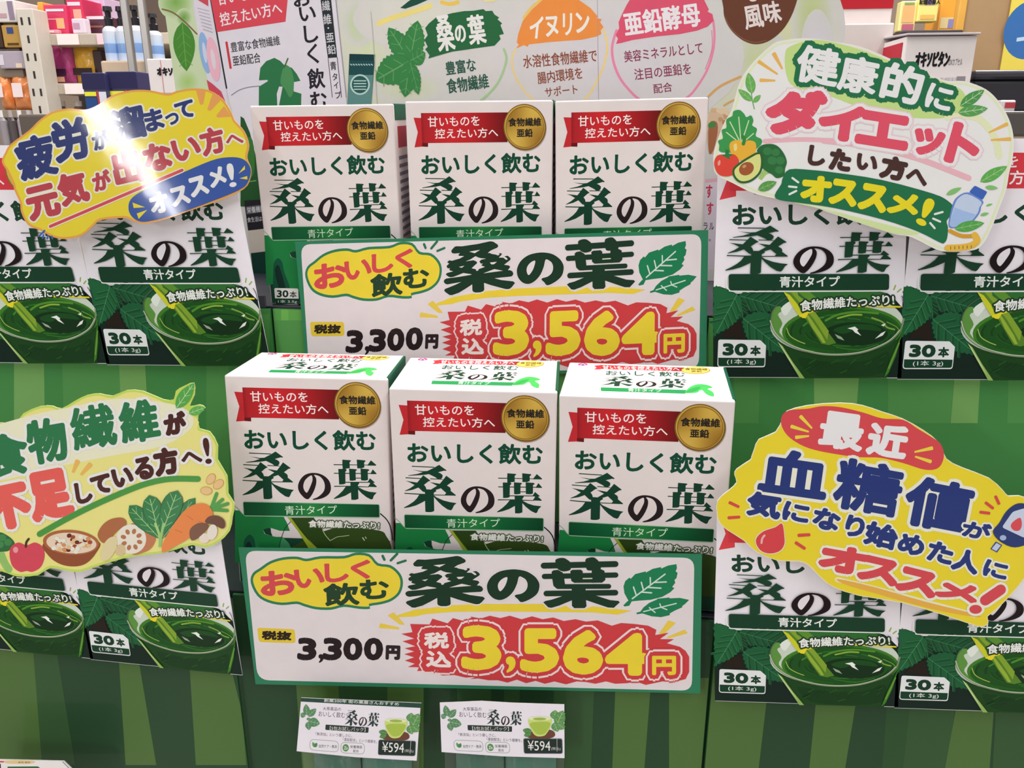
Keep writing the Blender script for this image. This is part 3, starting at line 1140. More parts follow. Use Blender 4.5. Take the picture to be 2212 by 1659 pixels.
print0, PRPL = make_print()
BARW = float(np.linalg.norm(on_y(1920, 591.5, PW_Y) - on_y(1574, 592, PW_Y)))
PITCHW = float(np.linalg.norm(on_y(1989, 592, PW_Y) - on_y(1574, 592, PW_Y)))
strips = (   # label, depth, bar ends in the photograph, which way the second print lies
    ('laminated strip of carton pictures, right of the upper cartons under the white diet card', PW_Y, (1574, 592), (1920, 591.5), 1),
    ('printed strip of carton pictures, left of the upper cartons under the yellow fatigue card', PW_Y, (212.7, 576.5), (514, 577.5), -1),
    ('crooked printed strip of carton pictures, left of the lower price sign', PL_Y, (189.9, 1254.7), (468, 1283), -1),
    ('printed strip of carton pictures, right of the lower price sign under the blood sugar card', PL_Y, (1574, 1324.8), (1910.4, 1334.5), 1),
)
for i, (lab, dep, p0, p1, side) in enumerate(strips):
    o, e = on_y(*p0, dep), on_y(*p1, dep)
    sc = float(np.linalg.norm(e - o)) / BARW
    pl = Plane(o, e - o)
    root = thing('printed_strip', lab, 'poster', pl.matrix(), 'printed strips of carton pictures')
    for j in (0, 1):
        c = print0 if i == j == 0 else copy_tree(print0)
        c.parent = root
        c.matrix_parent_inverse = Matrix()
        c.matrix_basis = Matrix.Translation((side * j * PITCHW * sc, 0, 0)) @ Matrix.Diagonal((sc, 1, sc, 1))

# ================================================================ price signs
SG, SGD = '#2a6e4c', '#1b3626'


def make_price_sign():
    pl = upright(0.5385, (1020, 1485))
    a = Art(pl)
    a.at(0, 0, 1)
    a.card('green_card', [(515, 1183), (1516.5, 1197), (1512.5, 1498), (552, 1478)], .0008, '#2f7a58', '#2a5a44')
    a.part('white_panel')
    a.P(rquad([(529, 1189.5), (1500, 1205), (1494.5, 1492), (556.5, 1469)], [24, 24, 22, 26]), '#dad2d4')
    # speech bubble
    a.at(500, 1140, 3.95)
    a.part('speech_bubble')
    bub = [(165, 470), (180, 390), (245, 342), (330, 285), (440, 252), (560, 246), (640, 264), (760, 242), (960, 240), (1060, 212), (1180, 226), (1252, 302), (1360, 320), (1440, 390), (1464, 470), (1440, 560), (1370, 622), (1280, 652), (1183, 668), (1180, 692), (1090, 692), (960, 675), (850, 700), (720, 696), (620, 670), (555, 650), (430, 660), (310, 636), (220, 580)]
    b = []
    for i in range(len(bub)):
        b.append(bub[i])
    a.P(sm(bub, 3), '#2f7a55')
    a.P(sm(inset(bub, 22), 3), '#e2cc3c')
    a.B([('お', 405, 470, 320, 215, -4), ('い', 665, 428, 255, 165, -6), ('し', 897, 382, 205, 165, -4), ('く', 1102, 350, 170, 165, 4)], '#cc4a4e', .055)
    a.B([('飲', 938, 568, 305, 195, -3), ('む', 1220, 524, 250, 170, -3)], '#26402c', .05)
    a.S([(1290, 240), (1305, 272)], 22, SG)
    a.S([(1360, 278), (1414, 222)], 22, SG)
    a.S([(1418, 302), (1486, 280)], 20, SG)
    # brush underline and title
    a.part('brush_underline')
    a.P([(1415, 745), (1560, 700), (1900, 660), (1975 + 170, 650), (1975 + 680, 650), (1975 + 720, 690), (1975 + 765, 700), (1975 + 880, 665), (1975 + 930, 700), (1975 + 1055, 690), (1975 + 1100, 670), (1975 + 1440, 708), (1975 + 1320, 740), (1975 + 1100, 722), (2212, 713), (1900, 717), (1650, 737), (1560, 757), (1420, 762)], '#e0c83c')
    for q in ([(1332, 748), (1384, 720), (1480, 826), (1438, 826)], [(1268, 814), (1428, 848), (1435, 868), (1257, 856)],
              [(1975 + 1752, 788), (1975 + 1818, 812), (1975 + 1722, 902), (1975 + 1670, 906)], [(1975 + 1890, 868), (1975 + 1920, 900), (1975 + 1745, 946), (1975 + 1738, 934)]):
        a.R(q, 10, '#e0c44a')
    a.part('product_title')
    a.at(868, 1190, 12.29)
    sil = [(300, 350), (320, 310), (400, 235), (450, 222), (620, 230), (1100, 185), (1450, 130), (1500, 135), (1560, 150), (1680, 225), (1700, 265), (1685, 295), (1650, 315), (1480, 375), (1390, 435), (1470, 442), (1490, 462), (1640, 490), (1690, 515), (1745, 490), (1715, 460), (1790, 455), (1812, 490), (1720, 572), (1850, 578), (1940, 640), (1985, 630), (1960, 590), (1880, 545), (1980, 530), (2050, 580), (2075, 620), (2050, 655), (1880, 765), (2020, 790), (2065, 830), (1995, 915), (2060, 915), (2130, 950), (2160, 1010), (2140, 1060), (2090, 1085), (1600, 1110), (1800, 1165), (2160, 1215), (2210, 1260), (2120, 1360), (2060, 1405), (1980, 1415), (1900, 1400), (1700, 1345), (1500, 1290), (1290, 1220), (1300, 1400), (1270, 1440), (1180, 1465), (1040, 1465), (970, 1440), (945, 1400), (940, 1245), (750, 1350), (550, 1450), (350, 1505), (270, 1500), (130, 1405), (108, 1365), (140, 1330), (210, 1310), (430, 1240), (610, 1170), (200, 1218), (130, 1195), (92, 1140), (110, 1090), (170, 1060), (560, 1030), (920, 990), (900, 975), (670, 935), (500, 990), (380, 1025), (290, 1035), (230, 1015), (160, 965), (155, 945), (190, 915), (370, 880), (280, 855), (250, 830), (275, 795), (210, 798), (170, 750), (185, 715), (250, 670), (200, 650), (195, 620), (250, 585), (330, 600), (560, 550), (690, 490), (540, 480), (512, 455), (560, 408), (400, 415), (330, 400)]
    n = len(sil)
    a.emit(stroke_polys([(i, (i + 1) % n) for i in range(n)], 38, np.array(sil, float)), '#dad2d4')
    a.P(sil, SGD)
    for h in ([(840, 378), (1160, 345), (1000, 428)], [(735, 630), (870, 590), (1000, 520), (1030, 508), (1100, 540), (1180, 565), (1340, 585), (1200, 605), (1140, 650), (1190, 710), (1250, 712), (1195, 755), (1310, 800), (1130, 850), (1110, 890), (1058, 895), (1040, 850), (915, 820), (1080, 690), (1060, 650), (970, 610)],
              [(535, 770), (700, 745), (620, 798)], [(1455, 690), (1665, 680), (1580, 740), (1500, 740)], [(1265, 968), (1590, 868), (1850, 922)]):
        a.P(h, '#dad2d4')
    a.at(1040, 1190, 7.135)
    no = sm([(85, 560), (100, 480), (160, 390), (280, 315), (430, 285), (560, 285), (700, 315), (820, 390), (880, 470), (895, 540), (870, 640), (800, 710), (700, 765), (610, 788), (560, 740), (515, 700), (530, 675), (620, 655), (690, 600), (712, 520), (690, 450), (640, 410), (580, 395), (550, 500), (500, 610), (430, 690), (350, 740), (270, 755), (180, 725), (110, 650)], 3)
    n = len(no)
    a.emit(stroke_polys([(i, (i + 1) % n) for i in range(n)], 22, no), '#dad2d4')
    a.P(no, SGD)
    a.P(sm([(398, 402), (320, 430), (265, 490), (255, 560), (290, 620), (350, 560), (388, 480)], 3), '#dad2d4')
    bars = []
    for p, q, w in (((960, 226), (2065, 201), 92), ((970, 392), (2070, 370), 80), ((1180, 548), (1962, 545), 74), ((1000, 655), (2065, 642), 86)):
        bars += stroke_polys([(0, 1)], w / 2, np.array([p, q], float), 14)
    pol = [sm([(1140, 140), (1190, 112), (1270, 108), (1330, 140), (1370, 180), (1375, 280), (1310, 310), (1240, 310), (1170, 270), (1150, 200)], 3),
           sm([(1602, 140), (1650, 105), (1730, 98), (1790, 140), (1830, 200), (1830, 285), (1700, 300), (1620, 280)], 3),
           np.array([(1082, 320), (1110, 298), (1180, 290), (1255, 335), (1275, 420), (1288, 520), (1210, 586), (1150, 572), (1110, 535), (1090, 420)]),
           np.array([(1370, 310), (1400, 290), (1530, 287), (1560, 310), (1560, 425), (1380, 425)]),
           np.array([(1700, 290), (1830, 275), (1895, 305), (1910, 440), (1860, 487), (1700, 490)]),
           np.array([(1378, 400), (1910, 400), (1905, 450), (1860, 487), (1430, 490), (1385, 460)]),
           np.array([(1390, 580), (1605, 580), (1612, 760), (1620, 850), (1590, 880), (1430, 880), (1395, 845)]),
           np.array([(1400, 650), (1230, 700), (1080, 750), (990, 768), (952, 790), (1030, 868), (1080, 875), (1200, 840), (1400, 757)]),
           np.array([(1600, 655), (1790, 695), (1980, 755), (2110, 768), (2133, 790), (2040, 875), (1950, 870), (1800, 820), (1600, 752)])]
    halo = []
    for q in pol[-3:]:
        n = len(q)
        halo += stroke_polys([(i, (i + 1) % n) for i in range(n)], 22, q)
    a.G(halo, '#dad2d4')
    a.G([np.asarray(p) for p in bars] + pol, SGD)
    a.S([(1568, 424), (1702, 422)], 18, '#c8d0b8')
    # two mulberry leaves
    a.part('leaf_emblem')
    a.at(1000, 1140, 3.95)
    a.P([(1368, 662), (1400, 630), (1412, 622), (1378, 560), (1370, 500), (1385, 455), (1420, 425), (1432, 435), (1470, 395), (1560, 372), (1562, 382), (1620, 350), (1690, 335), (1692, 348), (1750, 322), (1822, 310), (1826, 345), (1815, 372), (1832, 385), (1822, 430), (1805, 445), (1812, 470), (1785, 505), (1805, 515), (1770, 550), (1700, 590), (1600, 615), (1500, 622), (1440, 628), (1420, 665), (1380, 672)], '#1f7a50')
    v = []
    for p, q in (((1445, 605), (1725, 395)), ((1480, 578), (1455, 505)), ((1540, 532), (1522, 465)), ((1600, 487), (1598, 425)), ((1520, 548), (1610, 555)), ((1570, 508), (1690, 515)), ((1630, 466), (1735, 462))):
        v += stroke_polys([(0, 1)], 6, np.array([p, q], float))
    a.G(v, '#c4d8cc')
    a.P([(1480, 725), (1515, 715), (1540, 680), (1590, 640), (1655, 612), (1660, 605), (1760, 595), (1765, 602), (1850, 598), (1930, 615), (1895, 650), (1870, 668), (1872, 678), (1810, 705), (1765, 730), (1765, 745), (1690, 762), (1610, 755), (1530, 730), (1485, 738)], '#1f7a50')
    v = []
    for p, q in (((1540, 715), (1820, 645)), ((1610, 698), (1590, 680)), ((1610, 698), (1640, 722)), ((1690, 678), (1680, 648)), ((1690, 678), (1740, 698))):
        v += stroke_polys([(0, 1)], 5, np.array([p, q], float))
    a.G(v, '#c4d8cc')
    # price without tax
    a.at(500, 1140, 3.95)
    a.part('tax_tag')
    a.R([(218, 853), (540, 866), (548, 985), (235, 975)], 24, '#d9bf3c')
    a.T('税抜', (258, 955), (512, 962), 78, '#2a2218', .075)
    a.part('net_price')
    a.B([('3', 645, 1035, 165, 195, 2), (',', 765, 1115, 45, 75, 0), ('3', 862, 1035, 165, 195, 2), ('0', 1036, 1035, 165, 195, 2), ('0', 1212, 1035, 165, 195, 2)], '#241a1e', .085)
    a.B([('円', 1378, 1065, 125, 125, 2)], '#2c2226', .08)
    # red burst with the full price
    a.part('price_burst')
    R0 = 1975
    top = [(1450, 905), (1545, 890), (1525, 820), (1690, 825), (1715, 775), (1845, 815), (1890, 770), (2000, 800), (2050, 762)]
    for x, y in ((60, 755), (150, 775), (230, 750), (320, 770), (400, 750), (500, 780), (590, 755), (680, 780), (770, 765), (860, 795), (960, 780), (1050, 800), (1150, 790), (1270, 835), (1350, 812), (1460, 820), (1580, 835), (1650, 870), (1640, 915), (1755, 895), (1680, 950), (1800, 950), (1740, 985), (1850, 1015), (1900, 1050), (1930, 1100), (1930, 1230), (1900, 1290), (1820, 1310), (1700, 1310), (1560, 1340), (1480, 1312), (1400, 1325), (1300, 1330), (1220, 1310), (1130, 1330), (1050, 1315), (970, 1310), (880, 1335), (780, 1310), (700, 1330), (620, 1305), (540, 1325), (460, 1295), (380, 1320), (300, 1300), (220, 1300), (130, 1285), (60, 1290)):
        top.append((R0 + x, y))
    top += [(2100, 1270), (2000, 1278), (1900, 1255), (1800, 1260), (1760, 1240), (1700, 1240), (1690, 1215), (1585, 1222), (1600, 1190), (1505, 1187), (1565, 1160), (1480, 1132), (1560, 1105), (1475, 1078), (1560, 1055), (1478, 1028), (1570, 1010), (1460, 968), (1560, 945)]
    a.P(top, '#c63e42')
    a.B([('税', 1750, 960, 215, 140, 0), ('込', 1770, 1120, 215, 140, 2)], '#e6dcd8', .055, [(62, '#e2d2d0'), (48, '#c63e42')])
    big = [('3', R0 + 158, 1022, 345, 385, 0), (',', R0 + 408, 1165, 85, 140, 0), ('5', R0 + 655, 1045, 335, 380, 0), ('6', R0 + 1025, 1060, 345, 385, 0), ('4', R0 + 1395, 1078, 365, 365, 0), ('円', R0 + 1716, 1172, 205, 165, 0)]
    a.part('price_burst/full_price')
    a.B(big[:5], '#e2cc38', .075, [(62, '#c63e42'), (50, '#e2d2d0'), (33, '#c63e42')])
    a.B(big[5:], '#e2cc38', .055, [(66, '#c63e42'), (54, '#e2d2d0'), (37, '#c63e42')])
    root = thing('price_sign', 'lower green-framed price sign in front of the lower carton row', 'sign', pl.matrix(), 'price signs')
    a.build(root)
    return root, pl


psign, pspl = make_price_sign()
lo_l, lo_r = on_y(515, 1183, .5385), on_y(1516.5, 1197, .5385)
up_l, up_r = on_y(637, 522, .6915), on_y(1528, 534, .6915)
k = float(np.linalg.norm(up_r - up_l) / np.linalg.norm(lo_r - lo_l))
up = copy_tree(psign)
off = np.array(pspl.o) - lo_l
Pu = Plane(up_l + np.array([off[0] * k, 0, off[2] * k + 0.0]), up_r - up_l)
up.matrix_world = Pu.matrix() @ Matrix.Diagonal((k, 1, k, 1))
up['label'] = 'upper green-framed price sign in front of the upper carton row, half hidden below'

# ================================================================ cut-out cards
NAVY, YEL = '#303c74', '#ecd838'


def fatigue_card():
    pl = upright(.664, (280, 500), yaw=0.04, lean=0.12)
    a = Art(pl)
    a.ink = .80
    a.at(0, 0, 3.95)
    out = [(15, 1380), (45, 1300), (90, 1230), (250, 1110), (330, 1030), (440, 955), (580, 925), (700, 935), (770, 925), (860, 880), (960, 812), (1120, 770), (1280, 770), (1430, 800), (1510, 775), (1640, 755), (1780, 768), (1900, 845), (1975, 960), (2005, 1030), (2085, 1120), (2125, 1240), (2108, 1345), (2142, 1440), (2132, 1530), (2080, 1612), (1900, 1700), (1600, 1805), (1400, 1875), (1230, 1908), (1130, 1885), (1060, 1860), (860, 1878), (800, 1925), (700, 2010), (560, 2040), (450, 2022), (340, 1965), (240, 1920), (180, 1810), (170, 1730), (125, 1630), (110, 1570), (60, 1460)]
    a.card('yellow_card', sm(out, 3), .0006, '#f0a850', '#e8e0d0', CARD)
    a.part('yellow_card', CARD)
    a.P(sm(inset(out, 18), 3), YEL)
    for q in ([(1672, 768), (1755, 772), (1735, 890), (1708, 895)], [(1815, 795), (1888, 850), (1795, 948), (1768, 938)], [(1912, 905), (1975, 995), (1855, 1003), (1845, 985)]):
        a.R(q, 8, '#f2a65c')
    a.part('navy_lettering', CARD)
    a.B([('疲', 303, 1338, 345, 370, -13), ('労', 600, 1192, 320, 360, -13), ('が', 858, 1192, 145, 170, -12), ('溜', 1097, 1052, 290, 290, -13), ('ま', 1313, 1022, 165, 190, -13), ('っ', 1470, 1015, 115, 100, -13), ('て', 1575, 935, 165, 150, -12)], NAVY, .055, [(16, '#f4f0dc')])
    a.part('red_lettering', CARD)
    a.B([('元', 365, 1722, 285, 290, -14), ('気', 622, 1608, 260, 280, -14), ('が', 868, 1540, 160, 170, -14), ('出', 1083, 1425, 250, 300, -13), ('な', 1345, 1338, 245, 245, -13), ('い', 1590, 1270, 240, 190, -14), ('方', 1812, 1203, 210, 235, -14), ('へ', 2000, 1190, 150, 88, -12)], '#bd4650', .06, [(16, '#f4ecd8')])
    a.part('red_underline', CARD)
    a.S([(430, 1932), (1555, 1452)], 44, '#f4ecd8')
    a.S([(430, 1932), (1555, 1452)], 26, '#d84e56')
    a.part('blue_banner', CARD)
    a.P(sm([(1098, 1785), (1118, 1700), (1230, 1622), (1500, 1500), (1800, 1372), (1950, 1342), (2060, 1352), (2120, 1400), (2140, 1470), (2112, 1560), (2060, 1610), (1900, 1682), (1500, 1830), (1300, 1882), (1200, 1890), (1130, 1852)], 4), '#3a5aa6')
    a.part('blue_banner/white_lettering', CARD)
    a.B([('オ', 1357, 1728, 165, 185, -16), ('ス', 1535, 1672, 165, 165, -16), ('ス', 1693, 1588, 165, 170, -16), ('メ', 1852, 1510, 150, 165, -16), ('!', 1975, 1495, 62, 205, -10)], '#f2f0f0', .07)
    for q in (((1132, 1728), (1142, 1775), (1238, 1768)), ((1168, 1822), (1185, 1868), (1258, 1790)), ((2090, 1412), (2092, 1445), (2035, 1482)), ((2110, 1502), (2112, 1532), (2045, 1522))):
        a.P(q, YEL)
    a.part('yellow_card', CARD)
    for p, q in (((380, 1968), (338, 2012)), ((372, 2005), (364, 2030)), ((410, 2012), (404, 2036)), ((442, 2018), (448, 2034))):
        a.S([p, q], 16, '#3f68b0')
    root = thing('cutout_card', 'yellow cloud-shaped promotion card with navy and red lettering, upper left', 'sign', pl.matrix(), 'cut-out promotion cards')
    a.build(root)


def diet_card():
    pl = upright(.660, (1900, 530), yaw=-0.03, lean=0.10)
    a = Art(pl)
    a.ink = .86
    D, E_, I_ = (1240, 0, 3.95), (1652, 0, 3.95), (1652, 380, 3.95)
    px = lambda c, pts: [(c[0] + x / c[2], c[1] + y / c[2]) for x, y in pts]
    out = px(D, [(1190, 1400), (1195, 1290), (1240, 1150), (1290, 1030), (1340, 950), (1370, 850), (1420, 690), (1520, 540), (1690, 380), (1800, 342), (1950, 326), (2100, 335)]) + \
        px(E_, [(600, 358), (800, 392), (1000, 470), (1200, 560), (1430, 650), (1560, 690), (1700, 692), (1850, 742), (1950, 812), (2040, 930), (2100, 1060), (2125, 1200), (2115, 1350), (2085, 1480)]) + \
        px(I_, [(2062, 110), (2015, 240), (1920, 480), (1840, 605), (1740, 640), (1560, 648), (1450, 622), (1250, 522), (1100, 495), (800, 400), (600, 330), (400, 262), (200, 215)]) + \
        px(D, [(1550, 1655), (1350, 1560), (1215, 1490)])
    a.at(0, 0, 1)
    a.card('white_card', sm(out, 3), .0006, '#ecebe2', '#e8e4e0', CARD)
    a.part('white_card', CARD)
    o = np.array(out)
    a.P(sm(inset(o, 4), 3), '#e2ecc4')
    a.P(sm(inset(o, 9), 3), '#f0ecea')
    a.at(*E_)
    a.P(sm([(175, 450), (220, 395), (350, 352), (500, 345), (800, 420), (1200, 575), (1500, 690), (1670, 760), (1720, 860), (1680, 960), (1500, 1010), (1200, 1000), (900, 950), (500, 800), (250, 740), (180, 620)], 4), '#c6e08c')
    a.S([(1560, 1000), (1800, 1000), (1950, 1150), (2000, 1330)], 60, '#e6efc0')
    a.S([(0, 1205), (300, 1190), (600, 1200)], 40, '#f4b9c2')
    a.S([(500, 1200), (900, 1250), (1300, 1350), (1740, 1520)], 50, '#f4b9c2')
    a.at(*I_)
    a.P(sm([(90, 190), (300, 240), (700, 330), (1100, 430), (1300, 480), (1300, 500), (1100, 490), (800, 395), (400, 255), (180, 210)], 3), '#d4e6a4')
    a.at(*D)
    for p, q, w0, w1 in (((1570, 522), (1738, 635), 34, 16), ((1700, 450), (1778, 590), 40, 16), ((1582, 685), (1718, 688), 34, 16)):
        a.W(p, q, w0, w1, '#f5b95c')
    a.at(*E_)
    for p, q, w0, w1 in (((2075, 1055), (1910, 1132), 34, 14), ((2103, 1186), (1928, 1195), 34, 14)):
        a.W(p, q, w0, w1, '#f5b95c')
    a.part('green_lettering', CARD)
    a.B([('健', 455, 560, 370, 325, 9), ('康', 800, 640, 335, 315, 11), ('的', 1175, 712, 350, 325, 13), ('に', 1490, 832, 225, 215, 15)], '#f2f2f0', .045, [(44, '#24724a')])
    a.part('red_lettering', CARD)
    a.B([('ダ', 268, 960, 530, 400, 3), ('イ', 655, 1045, 400, 320, 8), ('エ', 1010, 1110, 460, 300, 9), ('ッ', 1395, 1215, 270, 240, 12), ('ト', 1700, 1240, 280, 360, 16)], '#e2556a', .088, [(40, '#f8d0d6'), (28, '#f6f0f0')])
    a.part('brown_lettering', CARD)
    a.B([('し', 445, 1330, 150, 175, 8), ('た', 645, 1365, 190, 190, 9), ('い', 872, 1388, 185, 140, 10), ('方', 1100, 1435, 230, 205, 11), ('へ', 1298, 1510, 190, 130, 12)], '#4a302c', .075)
    a.part('green_banner', CARD)
    a.at(*I_)
    a.P(sm([(152, 20), (210, -56), (400, -50), (600, -28), (1000, 35), (1430, 150), (1560, 212), (1618, 275), (1612, 315), (1552, 380), (1562, 440), (1555, 530), (1530, 572), (1490, 566), (1300, 472), (1000, 370), (600, 275), (300, 230), (130, 208), (84, 165), (140, 70)], 3), '#22724a')
    for p, q in (((235, 18), (285, 55)), ((206, 90), (270, 97)), ((210, 157), (268, 128)), ((1450, 326), (1516, 308)), ((1435, 364), (1495, 390)), ((1410, 402), (1448, 446))):
        a.S([p, q], 18, '#e6ece6')
    a.part('green_banner/yellow_lettering', CARD)
    a.B([('オ', 437, 112, 265, 230, 5), ('ス', 672, 143, 245, 225, 8), ('ス', 925, 188, 250, 235, 10), ('メ', 1182, 240, 270, 195, 10), ('!', 1372, 308, 95, 245, 24)], '#f0dc28', .085)
    # vegetables in the corner
    a.at(*D)
    a.part('lettuce', CARD)
    lw = '#3f9c52'
    a.G([sm([(1240, 1240), (1230, 1200), (1270, 1180), (1260, 1110), (1300, 1090), (1300, 1020), (1350, 990), (1360, 950), (1410, 938), (1450, 970), (1470, 1000), (1510, 985), (1530, 1030), (1520, 1070), (1560, 1100), (1550, 1160), (1600, 1190), (1590, 1240), (1500, 1290), (1260, 1300)], 4)], lw)
    for p in ((1405, 1000), (1330, 1040), (1490, 1030), (1300, 1130), (1530, 1140)):
        a.S([p, (1425, 1230)], 9, '#cfe8b4')
    a.part('yellow_pepper', CARD)
    a.P(sm([(1325, 1260), (1340, 1210), (1400, 1195), (1440, 1215), (1490, 1198), (1545, 1215), (1552, 1280), (1520, 1350), (1440, 1370), (1360, 1345)], 4), '#f0b53c')
    a.S([(1438, 1165), (1452, 1190), (1444, 1228)], 30, '#3a8a3c')
    a.P(sm([(1360, 1240), (1385, 1225), (1390, 1270), (1370, 1290)], 3), '#f8dc90')
    a.part('tomato', CARD)
    a.P(sm([(1195, 1400), (1220, 1330), (1290, 1318), (1370, 1320), (1408, 1380), (1390, 1470), (1310, 1505), (1230, 1485)], 4), '#e24a3c')
    a.P([(1300, 1345), (1250, 1322), (1290, 1318), (1295, 1275), (1318, 1280), (1320, 1310), (1360, 1322), (1325, 1335), (1330, 1362)], '#2f8040')
    a.P(sm([(1225, 1385), (1245, 1365), (1248, 1400), (1230, 1415)], 3), '#f4a090')
    a.part('broccoli', CARD)
    a.P([(1600, 1540), (1570, 1520), (1620, 1440), (1720, 1430), (1700, 1470), (1640, 1490)], '#a4cc70')
    a.G([sm([(1560, 1290), (1600, 1240), (1680, 1228), (1740, 1250), (1790, 1310), (1815, 1380), (1800, 1440), (1790, 1500), (1730, 1520), (1690, 1490), (1640, 1460), (1600, 1420), (1610, 1340)], 4)], '#2c6c3a')
    for x, y, r in ((1650, 1290, 38), (1720, 1300, 36), (1760, 1370, 38), (1690, 1370, 40), (1750, 1450, 36)):
        a.E(x, y, r, r * .9, '#3a8048')
    a.part('avocado', CARD)
    av = sm([(1600, 1310), (1612, 1390), (1590, 1480), (1510, 1550), (1420, 1562), (1360, 1510), (1355, 1440), (1420, 1380), (1500, 1330), (1560, 1300)], 4)
    a.P(av, '#2f6430')
    a.P(inset(av, 18), '#dfe28c')
    a.E(1470, 1440, 66, 54, '#a45c34', -30)
    a.E(1452, 1420, 18, 12, '#d09a70', -30)
    a.part('leaf_sprig', CARD)
    a.S([(1512, 790), (1522, 860), (1538, 930)], 9, '#6fb060')
    for b, t, w in (((1520, 800), (1488, 620), 85), ((1518, 862), (1402, 762), 62), ((1530, 875), (1592, 810), 45)):
        a.leaf(b, t, w, '#6cb45c', '#b4dc9c')
    a.leaf((1570, 1618), (1728, 1552), 78, '#5a9e4c', '#a8d090')
    a.at(*E_)
    a.part('leaf_pair', CARD)
    a.leaf((1668, 905), (1872, 768), 95, '#4f9a4e', '#dceccc')
    a.leaf((1650, 962), (1902, 925), 95, '#5aa456', '#dceccc')
    a.part('leaf', CARD)
    a.leaf((1838, 1552), (2068, 1418), 95, '#62b054', '#b8dca0')
    a.at(*I_)
    a.part('drink_bottle', CARD)
    a.P(sm([(1735, 140), (1860, 212), (1845, 260), (1830, 320), (1760, 400), (1640, 440), (1575, 440), (1570, 380), (1600, 250), (1640, 180)], 3), '#6a8cd4')
    a.P(sm([(1725, 155), (1845, 220), (1828, 270), (1815, 315), (1750, 390), (1640, 430), (1585, 430), (1580, 380), (1615, 255), (1650, 190)], 3), '#c4d4f0')
    a.P([(1620, 270), (1700, 300), (1800, 330), (1750, 390), (1640, 430), (1585, 430), (1580, 380)], '#a4c0ec')
    a.R([(1790, 82), (1898, 136), (1856, 205), (1742, 138)], 14, '#3f66bc')
    a.part('measuring_tape', CARD)
    a.S([(1580, 470), (1680, 512), (1790, 510)], 34, '#d8a030')
    a.S([(1790, 505), (1812, 550), (1770, 590), (1680, 610), (1560, 615)], 56, '#eabc48')
    for x in (1585, 1620, 1655, 1690, 1725, 1760):
        a.S([(x, 628 - (x - 1560) * .06), (x, 605 - (x - 1560) * .06)], 5, '#5a4420')
    for p, q, w in (((1548, 160), (1678, 100), 44), ((1880, 95), (1988, 105), 38), ((1886, 258), (1945, 238), 22), ((1838, 335), (1912, 318), 28)):
        a.leaf(p, q, w, '#84c474')
    a.leaf((1620, 452), (1872, 402), 90, '#56a850', '#a8d890')
    root = thing('cutout_card', 'white and green rounded promotion card with large red lettering and vegetables, upper right', 'sign', pl.matrix(), 'cut-out promotion cards')
    a.build(root)


